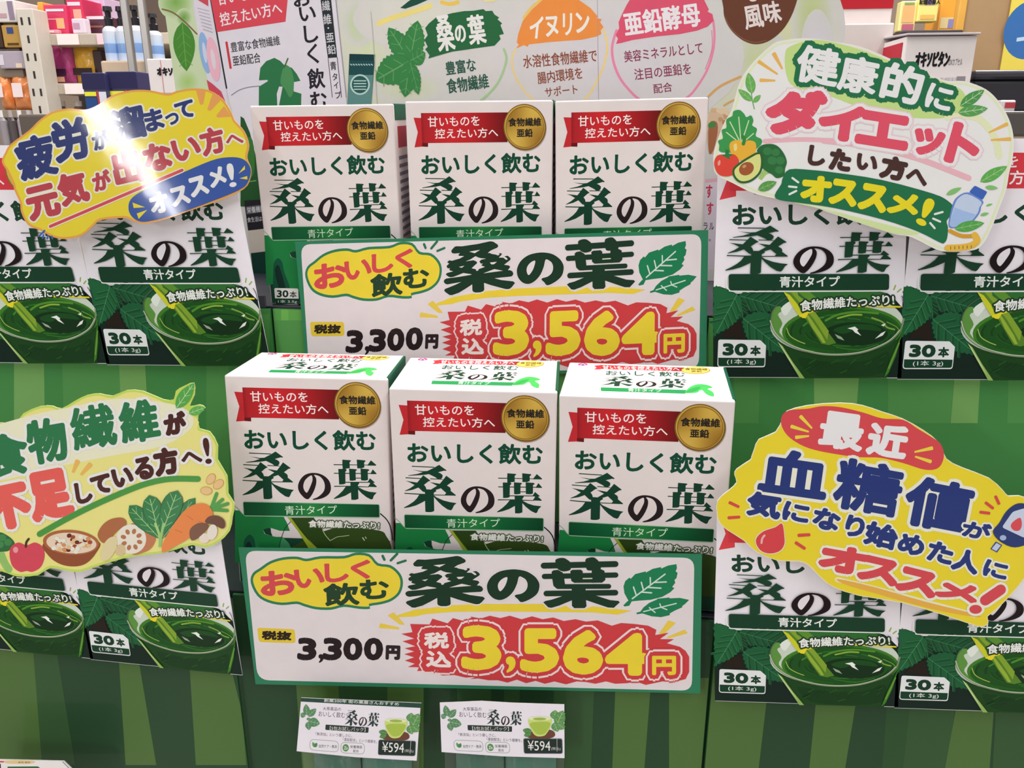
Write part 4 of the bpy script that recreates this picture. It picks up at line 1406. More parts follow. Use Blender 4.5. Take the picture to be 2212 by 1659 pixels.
def fibre_card():
    pl = upright(.522, (240, 1240), yaw=0.03, lean=0.04)
    a = Art(pl)
    a.ink = .88
    a.at(0, 780, 3.95)
    M0 = 1185
    out = [(-250, 640), (-120, 560), (0, 525), (130, 528), (200, 445), (340, 385), (450, 382), (522, 405), (640, 338), (740, 290), (850, 276), (958, 296), (1080, 248), (1220, 255), (1390, 325), (1482, 328), (1500, 255), (1570, 212), (1655, 185), (1660, 290), (1618, 385), (1700, 370), (1752, 400), (1690, 468), (1702, 575), (1790, 600), (1860, 720), (1858, 840), (1940, 980), (1948, 1130), (2002, 1215), (1985, 1330), (1960, 1450), (1860, 1550), (1750, 1590), (1640, 1570), (1500, 1608), (1380, 1640), (1250, 1655), (1050, 1685), (830, 1752), (700, 1795), (600, 1795), (430, 1765), (330, 1825), (180, 1840), (100, 1825), (0, 1790), (-120, 1790), (-250, 1760)]
    a.card('pale_yellow_card', sm(out, 2), .0006, '#c6de64', '#e4e4c8', CARD)
    a.part('pale_yellow_card', CARD)
    o = [p for i, p in enumerate(out) if i not in range(15, 23)]
    a.P(sm(inset(o, 20), 3), '#f0e68c')
    a.P(sm([(-200, 640), (200, 480), (560, 400), (1000, 320), (1380, 350), (1600, 420), (1640, 560), (1400, 720), (1000, 800), (500, 900), (0, 1020), (-200, 1000)], 4), '#f6f2cc')
    a.W((668, 842), (622, 952), 48, 22, '#f5bc60')
    a.W((780, 872), (690, 972), 48, 22, '#f5bc60')
    a.part('green_lettering', CARD)
    a.B([('食', 52, 800, 390, 370, -10), ('物', 402, 678, 345, 385, -10), ('繊', 795, 560, 385, 375, -10), ('維', 1187, 512, 340, 360, -9)], '#2f7a4c', .05, [(26, '#f8f6e8')])
    a.part('brown_lettering', CARD)
    a.B([('が', 1495, 530, 195, 195, -10), ('し', 715, 1122, 145, 185, -10), ('て', 862, 1050, 175, 165, -11), ('い', 1048, 990, 180, 165, -12), ('る', 1228, 915, 165, 195, -11), ('方', 1418, 855, 215, 240, -10), ('へ', 1635, 822, 180, 105, -10), ('!', 1768, 765, 56, 225, -8)], '#4c2824', .075, [(24, '#f8f6e8')])
    a.part('red_lettering', CARD)
    a.B([('不', 68, 1245, 400, 385, -12), ('足', 428, 1140, 375, 430, -11)], '#e8625a', .08, [(26, '#f8f4e4')])
    a.part('green_underline', CARD)
    a.S([(340, 1475), (560, 1350), (800, 1230), (1050, 1120), (1250, 1045), (1450, 1005), (1690, 1005)], 50, '#4c9a44')
    a.part('leaf_pair', CARD)
    a.leaf((1505, 402), (1657, 188), 110, '#5aac50', '#d4ecb8')
    a.leaf((1612, 446), (1752, 396), 72, '#62b458', '#d4ecb8')
    a.at(0, 1080, 3.95)
    a.part('beans', CARD)
    for x, y, r in ((1800, -180, -55), (1865, -135, -40), (1762, -80, 5)):
        a.E(x, y, 52, 36, '#d89c5c', r)
        a.E(x, y, 46, 31, '#f4c68c', r)
    a.part('broccoli', CARD)
    a.S([(0, 440), (40, 540), (75, 590)], 66, '#94c46c')
    a.P(sm([(-80, 290), (0, 275), (60, 300), (110, 340), (125, 380), (80, 430), (30, 440), (-60, 430)], 4), '#2f6c3c')
    for x, y in ((20, 320), (70, 360), (0, 380)):
        a.E(x, y, 34, 30, '#418a4c')
    a.part('apple', CARD)
    a.P(sm([(82, 460), (100, 395), (160, 362), (228, 385), (300, 362), (365, 400), (382, 480), (350, 570), (280, 612), (228, 605), (170, 612), (105, 560)], 4), '#d84a5c')
    a.E(135, 425, 22, 26, '#f0a0a8')
    a.S([(222, 398), (226, 360), (246, 332)], 20, '#4c3020')
    a.part('bean_bowl', CARD)
    a.P(sm([(370, 370), (600, 330), (845, 355), (822, 450), (740, 538), (640, 566), (520, 548), (420, 480)], 4), '#94502f')
    a.E(608, 360, 240, 106, '#b0683e', 4, 40)
    a.E(612, 366, 214, 88, '#ead6bc', 4, 36)
    rnd = random.Random(4)
    cs = ['#f4ecdc', '#f4ecdc', '#e8c08c', '#d8945c', '#6a2c24', '#f0e0c8', '#a84c30']
    for i in range(46):
        t, q = rnd.random() * 6.28, math.sqrt(rnd.random()) * .9
        a.E(612 + 205 * q * math.cos(t), 372 + 82 * q * math.sin(t), 20, 17, cs[i % 7], 0, 10)
    a.part('sweet_potato', CARD)
    a.P(sm([(835, 300), (870, 220), (940, 165), (1030, 148), (1075, 170), (1078, 212), (1020, 250), (940, 330), (880, 365)], 4), '#b06c44')
    a.part('lotus_root', CARD)
    a.P(sm([(1110, 215), (1210, 215), (1300, 265), (1332, 320), (1300, 400), (1230, 445), (1120, 450)], 4), '#c47c54')
    a.E(1122, 332, 128, 126, '#f6e6d6', 0, 32)
    for i in range(8):
        t = i * math.pi / 4 + .3
        a.E(1125 + 72 * math.cos(t), 335 + 72 * math.sin(t), 18, 24, '#b87850', math.degrees(t) + 90, 12)
    a.part('ginger', CARD)
    a.E(1030, 425, 44, 50, '#d8c494', 20)
    a.P(sm([(860, 470), (880, 390), (930, 325), (990, 310), (1005, 360), (980, 440), (930, 505), (880, 512)], 4), '#e4d6a4')
    a.part('spinach', CARD)
    for b, t, w in (((1385, 330), (1670, -20), 105), ((1370, 330), (1105, 45), 140), ((1365, 310), (1275, -45), 165), ((1378, 300), (1520, -85), 175)):
        a.leaf(b, t, w + 6, '#205c34', None, 0, 4, True)
        a.leaf(b, t, w - 6, '#34804a', '#a4d08c', 0, 4, True)
    a.S([(1330, 200), (1365, 300), (1368, 385)], 22, '#a8d080')
    a.S([(1400, 200), (1380, 300), (1366, 390)], 22, '#98c874')
    a.part('carrot', CARD)
    for p in ((1850, -55), (1900, -5), (1945, 30), (1940, 88)):
        a.S([(1800, 78), p], 30, '#56a250')
    a.P(sm([(1385, 432), (1400, 350), (1470, 230), (1570, 95), (1660, 35), (1750, 28), (1808, 75), (1815, 140), (1740, 215), (1610, 325), (1480, 402), (1410, 440)], 4), '#ea8844')
    for p, q in (((1500, 250), (1560, 275)), ((1600, 130), (1650, 165)), ((1700, 180), (1740, 190))):
        a.S([p, q], 7, '#d07030')
    a.part('mushrooms', CARD)
    a.E(1748, 322, 46, 42, '#f0dfd0', -30)
    a.P(sm([(1622, 300), (1630, 240), (1690, 195), (1760, 195), (1785, 225), (1740, 280), (1680, 330), (1640, 340)], 4), '#7c5440')
    a.E(1815, 270, 42, 66, '#f2e4d8', 12)
    a.P(sm([(1752, 180), (1790, 135), (1860, 130), (1915, 165), (1925, 220), (1895, 240), (1830, 205), (1790, 200)], 4), '#6f4a3a')
    root = thing('cutout_card', 'pale yellow cloud-shaped promotion card with green lettering and food drawings, lower left', 'sign', pl.matrix(), 'cut-out promotion cards')
    a.build(root)


def sugar_card():
    pl = upright(.52, (1900, 1330), yaw=-0.03, lean=0.03)
    a = Art(pl)
    a.ink = .88
    a.at(1500, 820, 3.107)
    out = [(150, 900), (155, 810), (230, 742), (282, 690), (268, 640), (282, 600), (372, 540), (382, 520), (400, 470), (432, 400), (545, 350), (592, 260), (622, 210), (760, 172), (980, 155), (1130, 172), (1260, 215), (1400, 262), (1540, 340), (1640, 420), (1692, 530), (1800, 590), (1980, 660), (2070, 740), (2108, 780), (2180, 778), (2260, 820), (2330, 960), (2310, 1120), (2230, 1310), (2130, 1440), (2020, 1550), (1968, 1590), (1974, 1630), (1950, 1655), (1895, 1655), (1700, 1590), (1400, 1500), (1100, 1450), (930, 1392), (850, 1332), (770, 1250), (700, 1220), (560, 1216), (420, 1160), (330, 1080), (220, 1010), (168, 960)]
    a.card('yellow_card', sm(out, 2), .0006, '#efe6c8', '#e8e4d8', CARD)
    a.part('yellow_card', CARD)
    a.P(sm(inset(out, 5), 3), '#f0d832')
    a.S([(960, 1342), (1200, 1400), (1500, 1480), (1880, 1580)], 34, '#f4ecc8')
    a.P(sm([(965, 1338), (1200, 1390), (1550, 1490), (1890, 1575), (1880, 1592), (1600, 1540), (1200, 1430), (1000, 1370)], 3), '#e8b24c')
    a.part('red_banner', CARD)
    a.P(sm([(583, 300), (590, 240), (640, 205), (760, 195), (860, 178), (980, 185), (1130, 220), (1260, 260), (1400, 270), (1500, 330), (1590, 385), (1650, 430), (1675, 510), (1640, 590), (1550, 605), (1400, 560), (1250, 525), (1100, 520), (950, 500), (800, 470), (700, 430), (620, 370)], 4), '#d84c52')
    a.part('red_banner/white_lettering', CARD)
    a.B([('最', 990, 345, 300, 250, 8), ('近', 1297, 410, 275, 225, 9)], '#f2eeee', .06)
    for p, q in (((708, 242), (790, 328)), ((645, 312), (768, 350)), ((675, 388), (770, 378)), ((1602, 458), (1476, 486)), ((1592, 552), (1480, 516))):
        a.W(p, q, 26, 12, '#f0d848')
    a.part('navy_lettering', CARD)
    a.B([('血', 670, 628, 465, 305, 8), ('糖', 1168, 722, 455, 350, 10), ('値', 1638, 840, 460, 345, 11)], '#28397a', .055, [(22, '#f6f0d8')])
    a.B([('が', 1895, 1010, 195, 115, 12), ('気', 468, 842, 235, 170, 9), ('に', 683, 890, 180, 130, 11), ('な', 887, 937, 185, 145, 12), ('り', 1078, 985, 130, 145, 12), ('始', 1255, 1045, 225, 165, 13), ('め', 1456, 1105, 180, 140, 13), ('た', 1652, 1160, 175, 140, 14), ('人', 1822, 1217, 185, 155, 14), ('に', 2022, 1275, 165, 115, 14)], '#28397a', .065, [(13, '#f6f0d8')])
    a.part('red_lettering', CARD)
    a.B([('オ', 1000, 1208, 330, 185, 10), ('ス', 1238, 1280, 280, 175, 13), ('ス', 1495, 1358, 280, 175, 14), ('メ', 1762, 1422, 290, 130, 14)], '#d64c54', .095, [(18, '#f6f0d8')])
    ex = stroke_polys([(0, 1)], 35, np.array([(2055, 1408), (1950, 1480)], float), 12)
    a.G(stroke_polys([(0, 1)], 52, np.array([(2055, 1408), (1950, 1480)], float), 12), '#f6f0d8')
    a.E(1886, 1540, 60, 46, '#f6f0d8')
    a.G(ex, '#d64c54')
    a.E(1886, 1540, 42, 30, '#d64c54')
    a.part('blood_drop', CARD)
    a.P(sm([(590, 958), (608, 1050), (608, 1110), (575, 1155), (510, 1172), (445, 1155), (410, 1105), (412, 1055), (460, 1012), (540, 985)], 4), '#f6e4c0')
    a.P(sm([(588, 966), (603, 1050), (602, 1108), (570, 1150), (510, 1166), (450, 1150), (416, 1104), (418, 1060), (464, 1017), (542, 990)], 4), '#d9464c')
    a.S([(450, 1095), (455, 1065), (470, 1045)], 14, '#f0b8b4')
    a.part('yellow_card', CARD)
    for p, q in (((230, 822), (302, 856)), ((222, 928), (308, 922)), ((692, 1045), (778, 1040)), ((675, 1090), (745, 1136))):
        a.W(p, q, 22, 20, '#d84e48')
    for p, q in (((1912, 888), (1985, 897)), ((1950, 822), (2008, 866)), ((2018, 778), (2046, 838))):
        a.W(p, q, 20, 20, '#d84e48')
    a.part('glucose_meter', CARD)
    a.P([(2022, 1085), (2066, 1110), (2030, 1160), (1985, 1136)], '#3c4c8c')
    a.P([(2026, 1095), (2056, 1112), (2026, 1150), (1994, 1134)], '#c4d0ec')
    a.P(sm([(2095, 880), (2170, 830), (2250, 850), (2300, 950), (2260, 1080), (2150, 1125), (2050, 1085), (2002, 1020), (2045, 960)], 4), '#2c3c74')
    a.P(rquad([(2135, 885), (2220, 860), (2280, 960), (2215, 1062), (2062, 990)], 18), '#ccd6ea')
    a.P(sm([(2185, 925), (2196, 975), (2180, 1010), (2145, 1012), (2122, 985), (2135, 955)], 3), '#dc5058')
    a.E(2070, 1060, 22, 18, '#a8b8dc')
    root = thing('cutout_card', 'bright yellow promotion card with navy lettering and a red blood drop, lower right', 'sign', pl.matrix(), 'cut-out promotion cards')
    a.build(root)


fatigue_card()
diet_card()
fibre_card()
sugar_card()

# ================================================================ trial packs hanging at the bottom
def pillow(name, w, h, d, col, mat, parent, basis, n=14, wave=0.0, seed=1):
    rnd = random.Random(seed)
    V, F, C = [], [], []
    ph = [rnd.random() * 6 for _ in range(6)]
    for sgn in (-1, 1):
        for i in range(n + 1):
            for j in range(n + 1):
                u, v = i / n, j / n
                b = (4 * u * (1 - u)) ** .6 * (4 * v * (1 - v)) ** .35
                ww = wave * (math.sin(9 * u + 5 * v + ph[0]) + math.sin(17 * v - 7 * u + ph[1]) + .6 * math.sin(31 * u + 13 * v + ph[2])) * b
                V.append(((u - .5) * w, sgn * (d / 2 * b + (ww if sgn < 0 else 0)), (v - 1) * h))
                C.append(lin(col))
    N = (n + 1) * (n + 1)
    for s in (0, 1):
        for i in range(n):
            for j in range(n):
                q = [s * N + i * (n + 1) + j, s * N + (i + 1) * (n + 1) + j, s * N + (i + 1) * (n + 1) + j + 1, s * N + i * (n + 1) + j + 1]
                F.append(tuple(q) if s == 0 else tuple(reversed(q)))
    return mesh_obj(name, V, F, C, mat, parent, basis, True)


def film_material():
    m = bpy.data.materials.new('clear_film')
    m.use_nodes = True
    b = m.node_tree.nodes['Principled BSDF']
    b.inputs['Base Color'].default_value = (.95, .97, .96, 1)
    b.inputs['Coat Weight'].default_value = 1.0
    b.inputs['Coat Roughness'].default_value = 0.03
    b.inputs['Roughness'].default_value = 0.08
    b.inputs['Alpha'].default_value = 0.03
    b.inputs['Specular IOR Level'].default_value = 0.8
    return m


FILM = film_material()


def trial_pack(anchor, warp, label, band, seed):
    pl = upright(.524, anchor)
    a = Art(pl)
    a.at(600, 1449, 6.506)
    a.warp = warp
    a.white = '#e4e0e8'
    top = [(325, 432), (330, 380), (1200, 418), (2018, 455), (2005, 520)] if band else [(325, 432), (900, 430), (1300, 470), (2005, 520)]
    a.card('header_card', [(265, 1130)] + top + [(1952, 1265), (1100, 1215)], .0005, '#e6e2ea', '#d8d8d8', LAMINATE)
    a.part('header_card')
    if band:
        a.P([(325, 432), (330, 380), (1200, 418), (2018, 455), (2008, 522), (1200, 482)], '#2c4a40')
        a.T('創業200年 街の薬屋さんおすすめ', (648, 437), (1702, 490), 46, '#dfe4de', .01)
    a.part('leaf_picture')
    for b, t, w in (((412, 625), (395, 468), 95), ((425, 640), (540, 532), 90), ((385, 640), (322, 600), 80), ((430, 705), (592, 745), 130), ((430, 700), (440, 655), 60), ((425, 715), (440, 832), 90)):
        a.leaf(b, t, w, '#5a8a62', '#a8c4a4')
    a.part('leaf_bunch')
    for b, t, w in (((1860, 720), (1880, 590), 130), ((1880, 800), (1985, 600), 150), ((1850, 760), (1890, 890), 120), ((1900, 780), (1985, 850), 110)):
        a.leaf(b, t, w, '#5f9458', '#a8c890')
    a.part('tea_cup')
    a.P(sm([(1478, 940), (1560, 870), (1700, 850), (1820, 870), (1852, 930), (1800, 972), (1650, 985), (1520, 970)], 4), '#6e4638')
    a.leaf((1540, 880), (1420, 850), 80, '#4f8448', '#8cb47c')
    a.leaf((1530, 900), (1430, 930), 70, '#4f8448', '#8cb47c')
    a.P(sm([(1510, 700), (1660, 676), (1816, 700), (1800, 810), (1740, 905), (1690, 940), (1600, 938), (1545, 870)], 4), '#c6d878')
    a.P(sm([(1525, 760), (1660, 740), (1800, 760), (1740, 880), (1680, 915), (1610, 910), (1560, 850)], 4), '#a8c050')
    a.E(1662, 696, 150, 28, '#dfe6b4', 2)
    a.E(1662, 700, 90, 20, '#9cb458', 2)
    a.part('lettering')
    a.T('大草薬品の', (632, 556), (888, 564), 50, '#3a2f3c')
    a.T('おいしく飲む', (572, 640), (942, 664), 78, '#3a2f3c')
    a.logo([(952, 545), (1432, 560), (1420, 790), (940, 768)], '#2f3f3c', '#3a3438')
    a.R([(672, 755), (1280, 795), (1272, 872), (668, 830)], 14, '#303c38')
    a.T('【5包お試しパック】', (730, 832), (1232, 856), 56, '#d8dcd4')
    a.T('「無添加」という優しさに、', (530, 908), (1045, 936), 46, '#4a4050')
    a.T('「亜鉛配合」という健康を。', (915, 986), (1395, 1020), 46, '#4a4050')
    for q in ([(455, 962), (855, 992), (850, 1142), (450, 1112)], [(890, 1003), (1222, 1022), (1215, 1172), (885, 1152)]):
        o = rquad(q, 60)
        n = len(o)
        a.emit(stroke_polys([(i, (i + 1) % n) for i in range(n)], 3, o), '#7f9a84')
    a.leaf((520, 1075), (490, 1000), 40, '#5f9a62')
    a.leaf((520, 1075), (550, 1010), 46, '#4c8a52')
    a.T('自然ケア・無添', (578, 1080), (830, 1090), 46, '#3c4a40')
    a.E(955, 1082, 44, 52, '#5c9058')
    a.T('Zn', (930, 1105), (982, 1107), 45, '#e4ece0', .02)
    a.T('栄養機能', (1016, 1088), (1188, 1094), 44, '#5a5a60')
    a.T('配合', (1060, 1146), (1136, 1149), 40, '#3c3c42')
    a.part('price_tag')
    a.R([(1418, 965), (1942, 985), (1932, 1197), (1408, 1180)], 28, '#4c5c58')
    a.R([(1426, 973), (1934, 993), (1924, 1188), (1417, 1172)], 24, '#27332f')
    a.T('¥594', (1465, 1135), (1772, 1150), 140, '#e6e6e2', .0)
    a.T('(税込)', (1782, 1145), (1908, 1152), 48, '#c8ccc8')
    a.part('staple', METAL)
    a.S([(1872, 985), (1860, 1160)], 8, '#b8b8bc')
    root = thing('trial_pack', label, 'packet', pl.matrix(), 'trial packs under the lower price sign')
    a.build(root)
    bot = a.m([(265, 1130), (1952, 1265)])
    cx = float(bot[:, 0].mean())
    w = float(bot[1, 0] - bot[0, 0])
    z = float(bot[:, 1].mean()) + .012
    pillow('film_pouch', w * .99, .13, .016, '#dfe8e4', FILM, root, Matrix.Translation((cx, .010, z + .004)), 16, .0012, seed)
    pillow('stick_packet', w * .40, .115, .010, '#1c5a44', GLOSSY, root, Matrix.Translation((cx - w * .2, .010, z)), 14, .0014, seed + 3)
    pillow('stick_packet', w * .42, .115, .010, '#216450', GLOSSY, root, Matrix.Translation((cx + w * .22, .011, z)), 14, .0014, seed + 7)


def bil(src, dst):
    S, T = np.array(src, float), np.array(dst, float)
    A, b = [], []
    for (x, y), (u, v) in zip(S, T):
        A += [[x, y, 1, 0, 0, 0, -u * x, -u * y], [0, 0, 0, x, y, 1, -v * x, -v * y]]
        b += [u, v]
    H = np.append(np.linalg.solve(np.array(A), np.array(b)), 1).reshape(3, 3)

    def f(p):
        q = np.c_[p, np.ones(len(p))] @ H.T
        return q[:, :2] / q[:, 2:]
    return f


trial_pack((770, 1640), None, 'trial pack with dark top band and leaf header card, left of the two', True, 1)
shift = (920 - 600) * 6.506
trial_pack((1085, 1640), bil([(325, 432), (2005, 520), (1952, 1265), (265, 1130)],
                             [(195 + shift, 450), (1945 + shift, 475), (1948 + shift, 1228), (220 + shift, 1142)]),
           'trial pack with plain curled header card over shiny film, right of the two', False, 5)

# ================================================================ tall header board behind the cartons
def header_board():
    HY = 0.872
    pl = upright(HY, (1100, 640))
    a = Art(pl)
    a.ink = .92
    a.at(0, 0, 1)
    a.white = '#dcd8de'
    e = float(UP_Z - pl.o[2])
    U = a.m([(345, -90), (356, 0), (384, 120), (430, 225), (470, 330), (520, 640), (1795, 640), (1799, 300), (1801, 0), (1803, -90)])
    U[5, 1] = U[6, 1] = e + .0003
    a.card('board', U, .004, '#d4d3cf', '#c8c8c0', PAPER, True)
    # soft leafy backdrop
    a.part('board')
    for x, y, rx, ry, c in ((790, 120, 60, 190, '#d2dcb4'), (775, 50, 30, 45, '#bcd49c'), (900, 40, 120, 60, '#dadbcb'), (1560, 180, 60, 90, '#d4d8b4'),
                            (1700, 60, 110, 130, '#d6dab0'), (1755, 40, 40, 100, '#bccb80'), (1640, 130, 60, 60, '#c8d49c'), (1575, 130, 26, 30, '#a8c084'),
                            (1765, 100, 30, 70, '#d8d4dc'), (880, 190, 70, 30, '#ccdab0'), (1310, 120, 260, 150, '#d6d2d8')):
        a.soft(x, y, rx * 1.15, ry * 1.15, c, '#d4d3cf')
    # left flap with a hanging leaf
    a.at(0, 0, 3.95)
    a.part('leaf_picture', PAPER)
    a.P([(1362, -200), (1620, -200), (1650, 100), (1800, 760), (1730, 860), (1500, 780), (1420, 200)], '#c9d9b0')
    a.soft(1500, 20, 150, 150, '#7cac50', '#c9d9b0')
    a.soft(1570, 150, 70, 80, '#6ca044', '#c9d9b0')
    a.soft(1600, 700, 100, 110, '#a4c870', '#c9d9b0')
    a.soft(1560, 450, 60, 120, '#d8e0cc', '#c9d9b0')
    a.S([(1385, 78), (1480, 110), (1580, 190), (1680, 290)], 13, '#80684c')
    a.leaf((1555, 190), (1592, 608), 185, '#4a8a34', '#6aa44c', 0, 4)
    # carton picture: side
    a.at(340, 0, 3.95)
    a.part('carton_picture', PAPER)
    a.P([(285, -200), (455, -200), (460, 0), (510, 300), (590, 750), (600, 900), (520, 830), (430, 690), (330, 200)], '#dcd6e0')
    a.P([(335, -100), (430, -100), (436, 55), (345, 0)], '#c8505c')
    for i in range(7):
        a.S([(345 + i * 8, 70 + i * 30), (440 + i * 5, 95 + i * 30)], 8, '#b4b0bc')
    a.E(405, 450, 42, 178, '#8fb2de', -9)
    a.E(405, 450, 16, 90, '#c8d4e8', -9)
    a.E(478, 505, 50, 190, '#ecb4c4', -9)
    a.E(478, 505, 18, 90, '#dcd4dc', -9)
    a.P([(422, 680), (470, 715), (545, 780), (582, 872), (500, 810), (440, 765)], '#cc4a5c')
    # front
    front = [(445, -200), (1490, -200), (1520, 0), (1610, 830), (1700, 1640), (830, 1640), (700, 1200), (590, 750), (510, 300), (458, 0)]
    a.P(front, '#dedae2')
    a.S([(450, -60), (458, 0), (512, 300), (592, 752)], 13, '#2c2c30', False)
    a.S([(1515, -40), (1522, 0), (1612, 830)], 7, '#9c98a0', False)
    a.P([(446, -200), (1115, -200), (1113, 0), (1095, 186), (510, 275), (456, -10)], '#d84a58')
    a.T('甘いものを', (520, 50), (960, -28), 100, '#f0e4e8', .015)
    a.T('控えたい方へ', (548, 228), (1072, 122), 118, '#f0e4e8', .015)
    a.W((590, 355), (628, 588), 20, 20, '#cc3a44')
    a.T('豊富な食物繊維', (633, 448), (1052, 386), 86, '#2e2c34', .01)
    a.T('亜鉛配合', (650, 566), (886, 534), 88, '#2e2c34', .01)
    a.S([(635, 812), (700, 770), (780, 745), (872, 735)], 9, '#8c8c92')
    a.P([(868, 686), (880, 580), (930, 522), (1000, 494), (1050, 520), (1080, 552), (1150, 580), (1190, 630), (1222, 690), (1160, 702), (1165, 780), (1230, 800), (1225, 1000), (1020, 1000), (1070, 740), (1040, 738), (1020, 800), (1030, 1000), (866, 1000), (868, 740), (945, 692), (940, 682)], '#2e7648')
    a.P(sm([(1085, 560), (1140, 585), (1165, 680), (1160, 790), (1130, 830), (1090, 760), (1050, 700)], 3), '#4c9058')
    a.S([(1085, 575), (1115, 500)], 12, '#4c6a3c')
    a.B([('お', 1235, -10, 150, 130, -8), ('い', 1282, 118, 140, 125, -6), ('し', 1312, 290, 120, 150, -6), ('く', 1328, 460, 95, 170, -6), ('飲', 1356, 670, 145, 175, -6), ('む', 1378, 855, 140, 150, -6)], '#28262e', .03)
    a.P([(1388, -60), (1480, -60), (1484, 0), (1536, 490), (1456, 496), (1394, 0)], '#2a3236')
    a.B([('繊', 1440, 50, 68, 88, -6), ('維', 1452, 165, 68, 88, -6), ('・', 1460, 240, 14, 14, 0), ('亜', 1474, 322, 66, 76, -6), ('鉛', 1488, 422, 70, 84, -6)], '#dcdadf', .01)
    a.S([(1458, 500), (1494, 830)], 6, '#4c4a50')
    a.S([(1536, 492), (1572, 830)], 6, '#4c4a50')
    a.B([('青', 1502, 562, 52, 74, -6), ('タ', 1516, 655, 44, 62, -6), ('イ', 1526, 728, 40, 56, -6), ('プ', 1545, 810, 52, 60, -6)], '#3c3a42', .02)
    # lower corner of the pictured carton, seen beside the upper left carton
    a.at(520, 180, 3.95)
    a.P([(0, 280), (30, 300), (80, 420), (200, 900), (200, 1050), (0, 1050), (0, 450)], '#25552c')
    a.P(sm([(30, 520), (90, 460), (120, 600), (110, 780), (40, 800)], 3), '#3a7434')
    a.S([(30, 845), (130, 830)], 10, '#6a9a5c')
    a.P([(30, 1000), (200, 990), (205, 1240), (65, 1256)], '#25242a')
    a.R([(46, 1052), (170, 1036), (174, 1100), (54, 1118)], 6, '#5c5c62')
    a.T('栄養機能', (58, 1110), (208, 1094), 54, '#d4d4d6', .01)
    a.T('食生活は、主食', (60, 1188), (280, 1166), 44, '#c8c8cc', .01)
    a.P([(66, 1256), (205, 1240), (240, 1430), (88, 1448)], '#cfc6b8')
    a.P([(88, 1450), (240, 1432), (330, 1790), (125, 1790)], '#143c32')
    # stick picture
    a.at(340, 0, 3.95)
    a.part('stick_picture', PAPER)
    a.P([(1640, 460), (1858, 466), (1826, 900), (1622, 900)], '#1e4c4e')
    a.P([(1634, 640), (1842, 640), (1826, 900), (1624, 900)], '#5f8c88')
    a.P([(1642, 462), (1857, 467), (1854, 520), (1640, 515)], '#173c40')
    a.E(1730, 722, 84, 88, '#b8d8d0')
    a.E(1730, 722, 70, 74, '#2a5a58')
    for i in range(4):
        a.S([(1680, 690 + i * 24), (1780, 690 + i * 24)], 9, '#b8d8d0')
    for i in range(9):
        a.S([(1650 + i * 22, 548), (1660 + i * 22, 556)], 9, '#a8c8c4')
    # mulberry leaf with its green brush label
    a.at(800, 0, 3.95)
    a.part('mulberry_leaf', PAPER)
    a.part('board')
    a.P([(255, 68), (320, 15), (400, -40), (520, -40), (490, 0), (400, 40), (300, 75)], '#1f4f40')
    a.S([(72, 200), (180, 155), (300, 120), (430, 78), (510, 50)], 44, '#eddc84')
    a.S([(610, 20), (680, 35), (745, 20)], 34, '#ecc85c')
    a.S([(980, 5), (1060, 0)], 26, '#e6dca0')
    a.part('mulberry_leaf')
    for t, w in (((155, 235), 180), ((405, 175), 190), ((470, 450), 150), ((45, 685), 260), ((295, 828), 170), ((412, 808), 110)):
        a.leaf((338, 520), t, w, '#3a8448', '#68a468', 9, 3)
    a.part('green_brush_label', PAPER)
    a.P([(468, 240), (500, 200), (560, 150), (640, 128), (700, 112), (800, 95), (880, 92), (965, 78), (985, 95), (1040, 92), (1060, 125), (1100, 150), (1085, 165), (1125, 200), (1110, 215), (1140, 290), (1100, 300), (1112, 335), (1060, 390), (900, 412), (700, 440), (560, 480), (495, 500), (505, 470), (468, 420), (490, 400), (462, 340), (490, 300)], '#2a6840')
    a.B([('桑', 637, 282, 150, 310, -8), ('の', 768, 288, 95, 150, -8), ('葉', 906, 252, 150, 255, -8)], '#e8e8e4', .05)
    a.part('lettering', PAPER)
    a.T('豊富な', (650, 645), (908, 608), 118, '#2f5c4c', .02)
    a.T('食物繊維', (660, 802), (1018, 752), 128, '#2f5c4c', .02)
    a.S([(1140, 420), (1162, 500), (1130, 620), (1080, 720), (1010, 800), (940, 860)], 20, '#a8cc98')
    a.part('orange_brush_label', PAPER)
    a.S([(1238, 420), (1208, 520), (1236, 650), (1310, 770), (1410, 870)], 15, '#ecd48c')
    a.S([(1990, 250), (2022, 400), (1985, 580), (1885, 780), (1800, 880)], 18, '#ecd48c')
    a.S([(1310, 150), (1390, 50), (1480, -10)], 24, '#e8c870')
    a.P([(1242, 415), (1268, 380), (1250, 365), (1262, 290), (1300, 180), (1380, 80), (1470, 0), (1600, -60), (1750, -40), (1780, 0), (1880, 70), (1905, 100), (1940, 140), (1930, 155), (1975, 165), (1960, 190), (1990, 230), (1965, 260), (1972, 290), (1930, 312), (1800, 340), (1650, 350), (1500, 362), (1350, 380), (1345, 400), (1310, 385)], '#ee9248')
    a.B([('イ', 1415, 232, 110, 195, 6), ('ヌ', 1548, 225, 110, 175, -4), ('リ', 1682, 208, 80, 190, 0), ('ン', 1812, 192, 120, 175, -4)], '#f2ece4', .045)
    a.part('lettering')
    a.T('水溶性食物繊維で', (1308, 585), (1938, 528), 112, '#8c4c38', .012)
    a.T('腸内環境を', (1432, 720), (1815, 672), 104, '#8c4c38', .012)
    a.T('サポート', (1495, 830), (1772, 800), 84, '#8c4c38', .012)
    a.S([(1937, -60), (1942, 400), (1948, 900)], 4, '#9c98a0')
    a.S([(5, 100), (30, 400), (60, 900)], 4, '#b8b8b0')
    a.at(1240, 0, 3.95)
    a.part('pink_brush_label', PAPER)
    a.S([(362, 260), (325, 400), (340, 540), (400, 680), (500, 800), (560, 850)], 22, '#e88cac')
    a.S([(1188, 180), (1198, 300), (1185, 440), (1130, 610), (1020, 780), (940, 850)], 20, '#e88cac')
